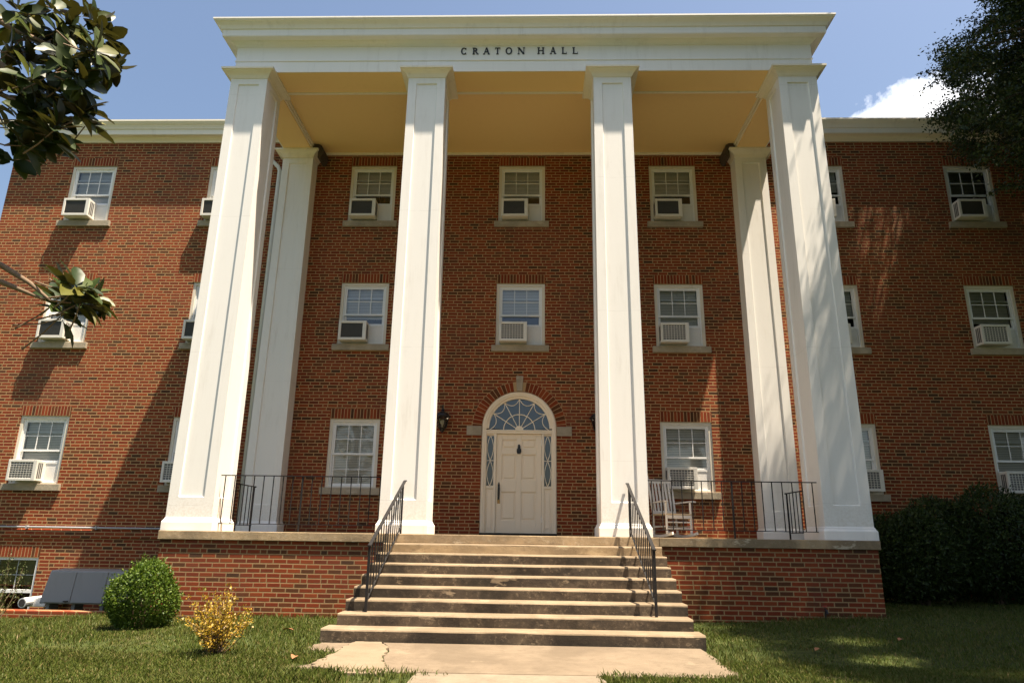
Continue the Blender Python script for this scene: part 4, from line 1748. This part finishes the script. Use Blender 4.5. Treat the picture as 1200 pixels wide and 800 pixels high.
# ---- large oak at the right
OAK = (13.2, -5.2)
oz = float(gz(*OAK))
oak = thing('oak_tree', 'large dark leafy tree overhanging the right wing and its lawn', 'tree', (OAK[0], OAK[1], oz))
b = MB()
b.tube([(0, 0, -.1), (.05, 0, 1.2), (-.05, .1, 3.5), (-.2, .1, 6.0), (-.1, 0, 9.0), (.1, 0, 13.0), (0, 0, 16.5)], [.48, .38, .33, .29, .22, .13, .05], 14)
limbs = []
r_ = random.Random(11)
BPY = [-4000, -400, -60, 0, 40, 75, 100, 130, 160, 200, 240, 300, 4000]
BPX = [1130, 1130, 1150, 1160, 1132, 1105, 1092, 1098, 1118, 1140, 1185, 1300, 1300]


def inside_crown(p):
    x_, y_, z_ = to_px(np.array([[p[0] + OAK[0], p[1] + OAK[1], p[2] + oz]]))
    return z_[0] < 0 or y_[0] < -60 or x_[0] > np.interp(y_[0], BPY, BPX) + 25


for i in range(26):
    z = 5.2 + i * .42
    a = i * 2.4 + r_.uniform(-.3, .3)
    L = (6.6 if z < 11 else 6.6 - (z - 11) * .75) * r_.uniform(.75, 1.0)
    pts = [Vector((-.15, .05, z))]
    dr = Vector((math.cos(a), math.sin(a), .45)).normalized()
    for k_ in range(9):
        dr = (dr + Vector((r_.gauss(0, .10), r_.gauss(0, .10), -.045 + r_.gauss(0, .05)))).normalized()
        if not inside_crown(pts[-1] + dr * L / 9 * 1.3):
            break
        pts.append(pts[-1] + dr * L / 9)
    if len(pts) < 3:
        continue
    rr = .13 * (1 - (z - 5) / 18)
    b.tube(pts, [max(.012, rr * (1 - k_ / len(pts))) for k_ in range(len(pts))], 7, False)
    limbs.append(pts)
b.build('trunk', M['bark'], oak, smooth=True)
NC = 13000
d = rdir(NC)
rad = RNG.random(NC) ** (1 / 2.6)
cen = np.array([0.0, .3, 12.6])
ax = np.array([6.9, 6.6, 6.0])
cl = cen + d * rad[:, None] * ax * (1 + lump_field(d, 77, .16))[:, None]
# low drooping skirt on the building side, what the photograph shows at its top right corner
sk = []
for i in range(1300):
    u = RNG.random()
    v = RNG.random()
    sk.append((-6.5 + 6.5 * u + RNG.normal(0, .2), .2 + 3.4 * v + RNG.normal(0, .2), 6.0 + 3.2 * RNG.random() + .6 * (1 - u) + 1.0 * abs(u - .3)))
lobe = np.array([-5.0, -3.6, 11.6]) + rdir(2600) * (RNG.random(2600) ** .4)[:, None] * np.array([3.0, 3.4, 2.6])
lobe2 = np.array([-3.4, 3.3, 11.6]) + rdir(3600) * (RNG.random(3600) ** .4)[:, None] * np.array([3.6, 1.7, 4.0])
cl = np.concatenate([cl, np.array(sk), lobe, lobe2])
wc = cl + np.array([OAK[0], OAK[1], oz])
px, py, pz = to_px(wc)
# outline of the crown against sky and wall
bound = np.interp(py, [-400, -60, 0, 40, 75, 100, 130, 160, 200, 240, 300], [1130, 1150, 1160, 1132, 1105, 1092, 1098, 1118, 1140, 1185, 1300])
wob = 30 * np.sin(py / 15.0 + .6) + 16 * np.sin(py / 6.1 + 1) + 14 * np.sin(wc[:, 2] * 9.0 + wc[:, 1] * 4.0)
inframe = (pz > 0) & (py > -40) & (px < 1230)
ok = ~(inframe & (px < bound + wob * .6 + 8))
ok &= ~((pz > 0) & (py > 205 + 20 * np.sin(px / 17.0)) & (px < 1260))
ok &= wc[:, 1] < -.4
lumpy = np.sin(wc[:, 0] * 5.1 + wc[:, 2] * 3.7) + np.sin(wc[:, 1] * 4.3 - wc[:, 2] * 5.9 + 1) + np.sin(wc[:, 0] * 2.3 - wc[:, 1] * 3.1 + 2)
rim = inframe & (px < bound + 75) & (py < 215)
ok &= ~(rim & (lumpy < .25))
# keep the sunlit parts of porch, columns and lawn out of its shade
sd = np.array(SUN_TRAVEL)
jit = RNG.normal(0, .16, len(wc))


def hit(P, axis, val):
    t_ = (val - P[:, axis]) / sd[axis]
    return P + t_[:, None] * sd, t_


h1_, t1_ = hit(wc, 1, 0.0)
ok &= ~((t1_ > 0) & (h1_[:, 2] > -1.3) & (h1_[:, 2] < 9) & (h1_[:, 0] + jit < 6.1))
h2_, t2_ = hit(wc, 1, -3.1)
lim = np.interp(h2_[:, 2], [-1, 0, 2.5, 4.2, 5.2, 9], [2.6, 3.2, 4.4, 4.9, 5.7, 5.9])
ok &= ~((t2_ > 0) & (h2_[:, 2] > -1.3) & (h2_[:, 2] < 9.2) & (h2_[:, 0] + jit < lim))
h3_, t3_ = hit(wc, 2, -1.13)
lim3 = np.interp(h3_[:, 1], [-9, -7.5, -6.3, -5.2, -4.2, -3.4], [3.6, 3.2, 2.9, 2.9, 2.8, 2.8])
ok &= ~((h3_[:, 1] < -3.3) & (h3_[:, 1] > -14) & (h3_[:, 0] + jit < lim3))
# a few gaps that let streaks of sun through onto the wing wall
gaps = [(7.36, 6.3, .11, .5), (7.80, 6.1, .15, .85), (7.05, 5.5, .17, .35), (8.15, 6.7, .09, .35), (7.62, 5.0, .12, .4), (10.0, 5.6, .12, .5), (10.3, 5.9, .10, .3), (6.95, 6.75, .14, .16), (8.9, 6.9, .1, .3), (7.2, 3.9, .15, .3)]
for gx, gz_, a_, c_ in gaps:
    ok &= ~((t1_ > 0) & (((h1_[:, 0] - gx) / (a_ + .06)) ** 2 + ((h1_[:, 2] - gz_) / (c_ + .12)) ** 2 < 1))
gg = [(4.6, -7.0, .35), (3.9, -6.2, .25), (6.4, -6.4, .22), (4.0, -5.2, .2)]
for gx, gy, a_ in gg:
    ok &= ~(((h3_[:, 0] - gx) / (a_ + .25)) ** 2 + ((h3_[:, 1] - gy) / (a_ * .6 + .25)) ** 2 < 1)
cl = cl[ok]
px, py, pz = to_px(cl + np.array([OAK[0], OAK[1], oz]))
near = (pz > 0) & (py > -90) & (px < 1290) & (py < 420)
oakleaf = []
spr_p, spr_d = [], []
edge_ = cl[near & (px < np.interp(py, BPY, BPX) + 70)]
leaf_twigs = []
for q in edge_[RNG.permutation(len(edge_))[:260]]:
    q = Vector(q)
    dr = Vector((-1.0, RNG.normal(.1, .35), RNG.normal(-.05, .35))).normalized()
    ln = RNG.uniform(.45, 1.25)
    pts = [q]
    for k_ in range(7):
        dr = (dr + Vector((RNG.normal(0, .10), RNG.normal(0, .10), -.07))).normalized()
        pts.append(pts[-1] + dr * ln / 7)
    x_, y_, z_ = to_px(np.array([[pts[-1].x + OAK[0], pts[-1].y + OAK[1], pts[-1].z + oz]]))
    if x_[0] < np.interp(y_[0], BPY, BPX) - 20 or y_[0] > 232:
        continue
    leaf_twigs.append(pts)
    for k_ in range(1, 8):
        for _ in range(9):
            spr_p.append(tuple(pts[k_] + Vector(RNG.normal(0, .035, 3))))
            spr_d.append(tuple(dr * .5 + Vector(RNG.normal(0, .6, 3))))
spr_n = len(spr_p)
oakleaf.append((np.array(spr_p), np.array(spr_d), rdir(spr_n, .9), RNG.uniform(.05, .09, spr_n)))
for sel, nl, sp_, l0, l1 in ((~near, 34, .17, .075, .13), (near, 70, .15, .045, .085)):
    c_ = cl[sel]
    n = len(c_) * nl
    tw_ = np.repeat(rdir(len(c_), -.2), nl, 0) * RNG.normal(0, .16, n)[:, None]      # leaves strung along short twigs
    P_ = np.repeat(c_, nl, 0) + tw_ + RNG.normal(0, sp_ * .6, (n, 3)) * np.array([1, 1, .7])
    oakleaf.append((P_, rdir(n) + np.array([0, 0, -.35]), rdir(n, .9), RNG.uniform(l0, l1, n)))
P_, D_, N_, L_ = (np.concatenate([o_[i] for o_ in oakleaf]) for i in range(4))
link('crown', leaf_mesh('crown', P_, D_, N_, L_, L_ * RNG.uniform(.40, .52, len(L_)), M['oak']), oak)
# fine twigs carrying the low sprays
b = MB()
for pts in leaf_twigs:
    b.tube(pts, [.008 - .0008 * k_ for k_ in range(8)], 4, False)
low_ = [p for p in cl if p[2] < 9.4 and p[0] < -1.2]
for p in low_[::3]:
    q = Vector(p)
    root = Vector((q.x * .82, q.y * .8 + .1, q.z + .35))
    b.tube([root, (root + q) / 2 + Vector((0, 0, .06)), q], [.014, .009, .004], 4, False)
b.build('leaf_twigs', M['bark'], oak)

for (tx, ty, rz, lab) in ((9.2, -24.0, 2.1, 'large leafy tree on the front lawn behind the viewer'),
                          (14.8, -11.6, 4.3, 'unseen leafy tree added in front of the oak to darken the right wing'),  # this and the next stand out of view, added to darken the right wing
                          (20.5, -17.5, 1.2, 'unseen leafy tree added farthest right to darken the right wing')):
    r2 = oak.copy()
    C.objects.link(r2)
    r2.location = (tx, ty, float(gz(tx, ty)))
    r2.rotation_euler = (0, 0, rz)
    r2['label'] = lab
    for ch in list(oak.children):
        c2 = ch.copy()
        C.objects.link(c2)
        c2.parent = r2

# ---- magnolia, its branch ends reaching in at the upper left
MAG = (-6.1, -10.6)
mz = float(gz(*MAG))
mag = thing('magnolia_tree', 'magnolia with big glossy leaves, branch ends hanging in at the left', 'tree', (MAG[0], MAG[1], mz))
MO = Vector((MAG[0], MAG[1], mz))
b = MB()
b.tube([(0, 0, -.1), (.02, 0, .8), (-.04, .05, 2.2), (.05, 0, 4.2), (0, .1, 6.2), (.05, .1, 8.0)], [.24, .20, .17, .13, .08, .03], 12)
b.build('trunk', M['bark'], mag, smooth=True)
TOP = [(-3.36, -9.96, 3.46), (-3.19, -9.88, 3.54), (-3.19, -9.6, 3.73), (-2.96, -9.71, 3.5), (-2.76, -9.95, 3.14), (-3.22, -9.78, 3.38), (-3.36, -9.76, 3.37), (-2.95, -9.92, 3.1), (-2.99, -9.63, 3.26), (-2.82, -9.94, 2.89), (-3.09, -9.8, 3.12), (-3.4, -9.74, 3.2), (-3.52, -9.78, 3.26), (-3.04, -9.71, 2.96), (-3.27, -9.63, 3.05), (-3.53, -9.52, 3.05), (-2.84, -9.86, 2.69), (-3.11, -9.68, 2.8), (-3.24, -9.65, 2.74), (-3.26, -9.85, 2.67), (-2.88, -10.0, 2.49), (-3.36, -9.51, 2.67), (-3.2, -9.85, 2.47), (-3.41, -9.84, 2.88), (-3.2, -9.55, 3.5), (-3.41, -9.71, 3.6), (-3.17, -9.76, 3.51), (-3.37, -9.61, 3.38), (-3.13, -9.98, 2.88), (-3.21, -9.65, 2.92), (-3.19, -9.81, 2.73), (-2.87, -9.96, 2.93), (-3.06, -9.67, 3.63), (-3.04, -9.53, 3.57), (-2.82, -9.9, 3.13), (-2.92, -9.68, 2.73), (-3.05, -9.85, 2.55), (-3.53, -9.63, 2.75), (-3.66, -9.64, 3.62)]
LOW = [(-2.66, -9.89, 1.44), (-2.73, -9.59, 1.5), (-2.64, -9.67, 1.44), (-2.86, -9.66, 1.48), (-2.92, -9.59, 1.46), (-2.66, -9.79, 1.36), (-2.84, -9.62, 1.37), (-2.9, -9.56, 1.34), (-2.6, -9.9, 1.44), (-2.80, -9.57, 1.45), (-2.62, -9.8, 1.37)]
# hidden rest of the crown, round the trunk (outside the frame)
REST = []
rr_ = random.Random(5)
while len(REST) < 150:
    a = rr_.uniform(0, 6.28)
    z = rr_.uniform(1.6, 8.0)
    R = 2.3 * math.sin(min(1, (8.4 - z) / 5.5) * PI / 2) * rr_.uniform(.45, 1)
    p = np.array([[MAG[0] + math.cos(a) * R, MAG[1] + math.sin(a) * R, mz + z]])
    x_, y_, z_ = to_px(p)
    if z_[0] < 0 or x_[0] < -120:
        REST.append(tuple(p[0]))
P_, D_, N_, L_, W_ = [], [], [], [], []


def rosette(c, nlv, out, sc=1.0):
    c = Vector(c)
    out = Vector(out).normalized()
    for i in range(nlv):
        a = i * 2.4 + random.uniform(-.3, .3)
        t1 = out.orthogonal().normalized()
        t2 = out.cross(t1)
        el = random.uniform(.05, .9)
        dr = (t1 * math.cos(a) + t2 * math.sin(a)) * math.cos(el) + out * math.sin(el)
        P_.append(c + dr * .02)
        D_.append(dr + Vector((0, 0, random.uniform(-.25, .1))))
        N_.append(out * 1.0 + Vector((random.gauss(0, .35), random.gauss(0, .35), .5 + random.gauss(0, .3))))
        L_.append(random.uniform(.115, .190) * sc)
        W_.append(L_[-1] * random.uniform(.44, .56))


for c in TOP + [(a + random.gauss(0, .06) - .08, b + .12, z + random.gauss(0, .06)) for a, b, z in TOP[6:32:2]]:
    rosette(c, 10, (.7 + random.gauss(0, .5), random.gauss(-.2, .5), .5 + random.gauss(0, .4)), 1.12)
for c in LOW:
    rosette(c, 8, (.8 + random.gauss(0, .4), random.gauss(-.2, .5), .4 + random.gauss(0, .5)), 1.15)
for c in REST:
    rosette(c, 9, (c[0] - MAG[0], c[1] - MAG[1], .9), 1.1)
P2 = np.array([tuple(p - MO) for p in P_])
link('crown', leaf_mesh('crown', P2, np.array([tuple(x) for x in D_]), np.array([tuple(x) for x in N_]), np.array(L_), np.array(W_), M['magnolia'], .14, .12, 2), mag)


def branch(pts, r0, r1):
    q = [Vector(p) - MO for p in pts]
    # smooth with midpoints
    out = [q[0]]
    for i in range(1, len(q) - 1):
        out += [q[i] * .6 + q[i - 1] * .4, q[i], q[i] * .6 + q[i + 1] * .4]
    out.append(q[-1])
    n_ = len(out)
    MB().tube(out, [r0 + (r1 - r0) * i / (n_ - 1) for i in range(n_)], 7).build('branch', M['twig'], mag, smooth=True)


branch([(-6.1, -10.55, 2.0), (-4.6, -10.1, 3.0), (-3.62, -9.8, 3.52), (-3.40, -9.8, 3.40), (-3.19, -9.8, 3.30), (-3.05, -9.8, 3.2)], .04, .008)
branch([(-6.1, -10.5, 1.8), (-4.7, -10.0, 2.9), (-3.54, -9.8, 3.16), (-3.42, -9.8, 3.06), (-3.32, -9.8, 3.02), (-3.12, -9.8, 3.07), (-2.98, -9.8, 3.1)], .04, .008)
branch([(-6.0, -10.5, 1.6), (-4.6, -10.1, 2.6), (-3.60, -9.8, 2.93), (-3.48, -9.8, 2.91), (-3.21, -9.8, 2.78), (-3.1, -9.75, 2.66)], .035, .007)
branch([(-6.0, -10.5, .9), (-4.4, -10.0, 1.6), (-3.20, -9.8, 1.634), (-2.975, -9.8, 1.506), (-2.82, -9.8, 1.39), (-2.72, -9.75, 1.39)], .03, .005)
branch([(-6.0, -10.5, .7), (-4.3, -10.1, 1.5), (-3.17, -9.8, 1.516), (-3.0, -9.8, 1.45), (-2.87, -9.8, 1.40), (-2.66, -9.8, 1.43)], .028, .005)
tw = MB()
for c in TOP + LOW:
    c = Vector(c) - MO
    root = c + Vector((-.20 + random.gauss(0, .06), random.gauss(0, .06), -.05 + random.gauss(0, .08)))
    tw.tube([root, (root + c) / 2 + Vector((0, 0, -.015)), c], [.006, .005, .004], 5, False)
for c in REST:
    c = Vector(c) - MO
    root = Vector((c.x * .15, c.y * .15, c.z - .5))
    tw.tube([root, (root + c) / 2, c], [.02, .012, .005], 5, False)
tw.build('leaf_twigs', M['twig'], mag)  # bare twigs that carry the leaf rosettes

# ------------------------------------------------------------------ grass


def pnoise(x, y):
    return (np.sin(x * 1.9 + y * .7 + 1) + np.sin(y * 2.7 - x * 1.1 + 2) + np.sin(x * 4.3 + y * 3.1) * .6 + np.sin(x * 7.7 - y * 6.3) * .4) / 3


def grass():
    def field(n, x0, x1, y0, y1):
        return np.stack([RNG.uniform(x0, x1, n), RNG.uniform(y0, y1, n)], 1)
    g = np.concatenate([field(95000, -9.5, -1.4, -9.2, -2.3), field(110000, .7, 11.0, -9.2, -.6), field(16000, -2.2, 2.4, -9.2, -7.30),
                        field(40000, -4.6, -1.3, -8.8, -6.6), field(30000, 1.2, 4.8, -8.4, -6.6)])
    x, y = g[:, 0], g[:, 1]
    j = RNG.normal(0, .035, len(x)) + .03 * pnoise(x * 3, y * 3)
    bad = (x > -2.04 + j) & (x < 2.12 + j) & (y > Y8 - .35) & (y < 0)
    bad |= (x > -1.05 + j) & (x < 2.06 + j) & (y > -7.36 + j) & (y < Y8 + .1)
    left = np.interp(y, [-7.6, -7.4, -7.1, -6.7, -6.2, -5.8], [-1.2, -1.60, -1.74, -1.72, -1.70, -1.68])
    bad |= (x > left + j) & (x < 0) & (y > -7.42 + j) & (y < Y8 + .1)
    bad |= (x > -2.05 + j) & (x < -1.4) & (y > -6.36 + j) & (y < Y8 + .1)
    bad |= (x > -1.96 + j) & (x < -1.5) & (y > -7.46 + j) & (y < -7.12 + j * 2 - .6 * (x + 1.75))
    bad |= (x > -.70 + j) & (x < .84 + j) & (y < -7.3) & (RNG.random(len(x)) < np.where((np.abs(x + .55) < .12) & (y > -7.55), .5, 1.0))
    bad |= (x > -5.30) & (x < 5.30) & (y > -3.36)
    bad |= (x < -6.3) & (y > -2.43)
    bad |= (y > -.02)
    thin = pnoise(x * .8 + 3, y * .8) > .55
    bad |= thin & (RNG.random(len(x)) < .55)
    for cx, cy, r in ((3.2, -5.9, .28), (2.95, -7.25, .20), (-4.7, -4.6, .36), (-2.8, -6.7, .10), (4.7, -5.2, .16)):
        bad |= ((x - cx) ** 2 + ((y - cy) * 1.3) ** 2 < r * r) & (RNG.random(len(x)) < .85)
    x, y, j = x[~bad], y[~bad], j[~bad]
    n = len(x)
    z = gz(x, y) - .004
    h = RNG.uniform(.022, .052, n) * (1 + .5 * pnoise(x * 1.3, y * 1.3))
    # longer, unmown tufts along slab edges and walls
    edge = ((x > -2.0) & (x < 2.4) & (y > -8.0) & (y < -7.30)) | ((np.abs(x) < 5.4) & (y > -3.52)) | ((x < -6.2) & (y > -2.6))
    h = np.where(edge, h * RNG.uniform(1.0, 1.75, n), h)
    a = RNG.uniform(0, 2 * PI, n)
    w = RNG.uniform(.0035, .0065, n)
    lean = RNG.uniform(.1, .9, n) * h
    b_ = RNG.uniform(0, 2 * PI, n)
    lx, ly = np.cos(b_) * lean, np.sin(b_) * lean
    sx, sy = np.cos(a) * w, np.sin(a) * w
    A = np.stack([x - sx, y - sy, z], 1)
    B = np.stack([x + sx, y + sy, z], 1)
    Cc = np.stack([x + sx * .7 + lx * .4, y + sy * .7 + ly * .4, z + h * .62], 1)
    Dd = np.stack([x + lx, y + ly, z + h * .98], 1)
    E = np.stack([x - sx * .7 + lx * .4, y - sy * .7 + ly * .4, z + h * .62], 1)
    V = np.stack([A, B, Cc, Dd, E], 1).reshape(-1, 3)
    F = np.arange(n)[:, None] * 5 + np.array([[0, 1, 2, 3, 4]])
    me = bpy.data.meshes.new('grass')
    me.vertices.add(len(V))
    me.vertices.foreach_set('co', V.astype(np.float32).ravel())
    me.loops.add(F.size)
    me.loops.foreach_set('vertex_index', F.astype(np.int32).ravel())
    me.polygons.add(n)
    me.polygons.foreach_set('loop_start', (np.arange(n) * 5).astype(np.int32))
    me.materials.append(M['grass'])
    me.update(calc_edges=True)
    tag(link('grass', me), kind='stuff')


grass()

# ------------------------------------------------------------------ fallen leaves
for i, (x, y, where) in enumerate([(-2.72, -5.07, 'on the left lawn below the brick porch'), (-1.95, -7.0, 'at the left edge of the broken slab'),
                                   (4.56, -5.16, 'on the shaded right lawn'), (3.25, -5.92, 'on the bare patch of the right lawn')]):
    z = float(gz(x, y)) + .035
    a = RNG.uniform(0, 6.28)
    me = leaf_mesh('fallen_leaf', [(0, 0, 0)], [(math.cos(a), math.sin(a), .15)], [(.2, .1, 1)], .15, .07, M['deadleaf'], .2, .15, 2)
    o = link('fallen_leaf', me, None, (x, y, z))
    tag(o, 'brown fallen leaf ' + where, 'leaf', 'brown leaves fallen on the lawn')
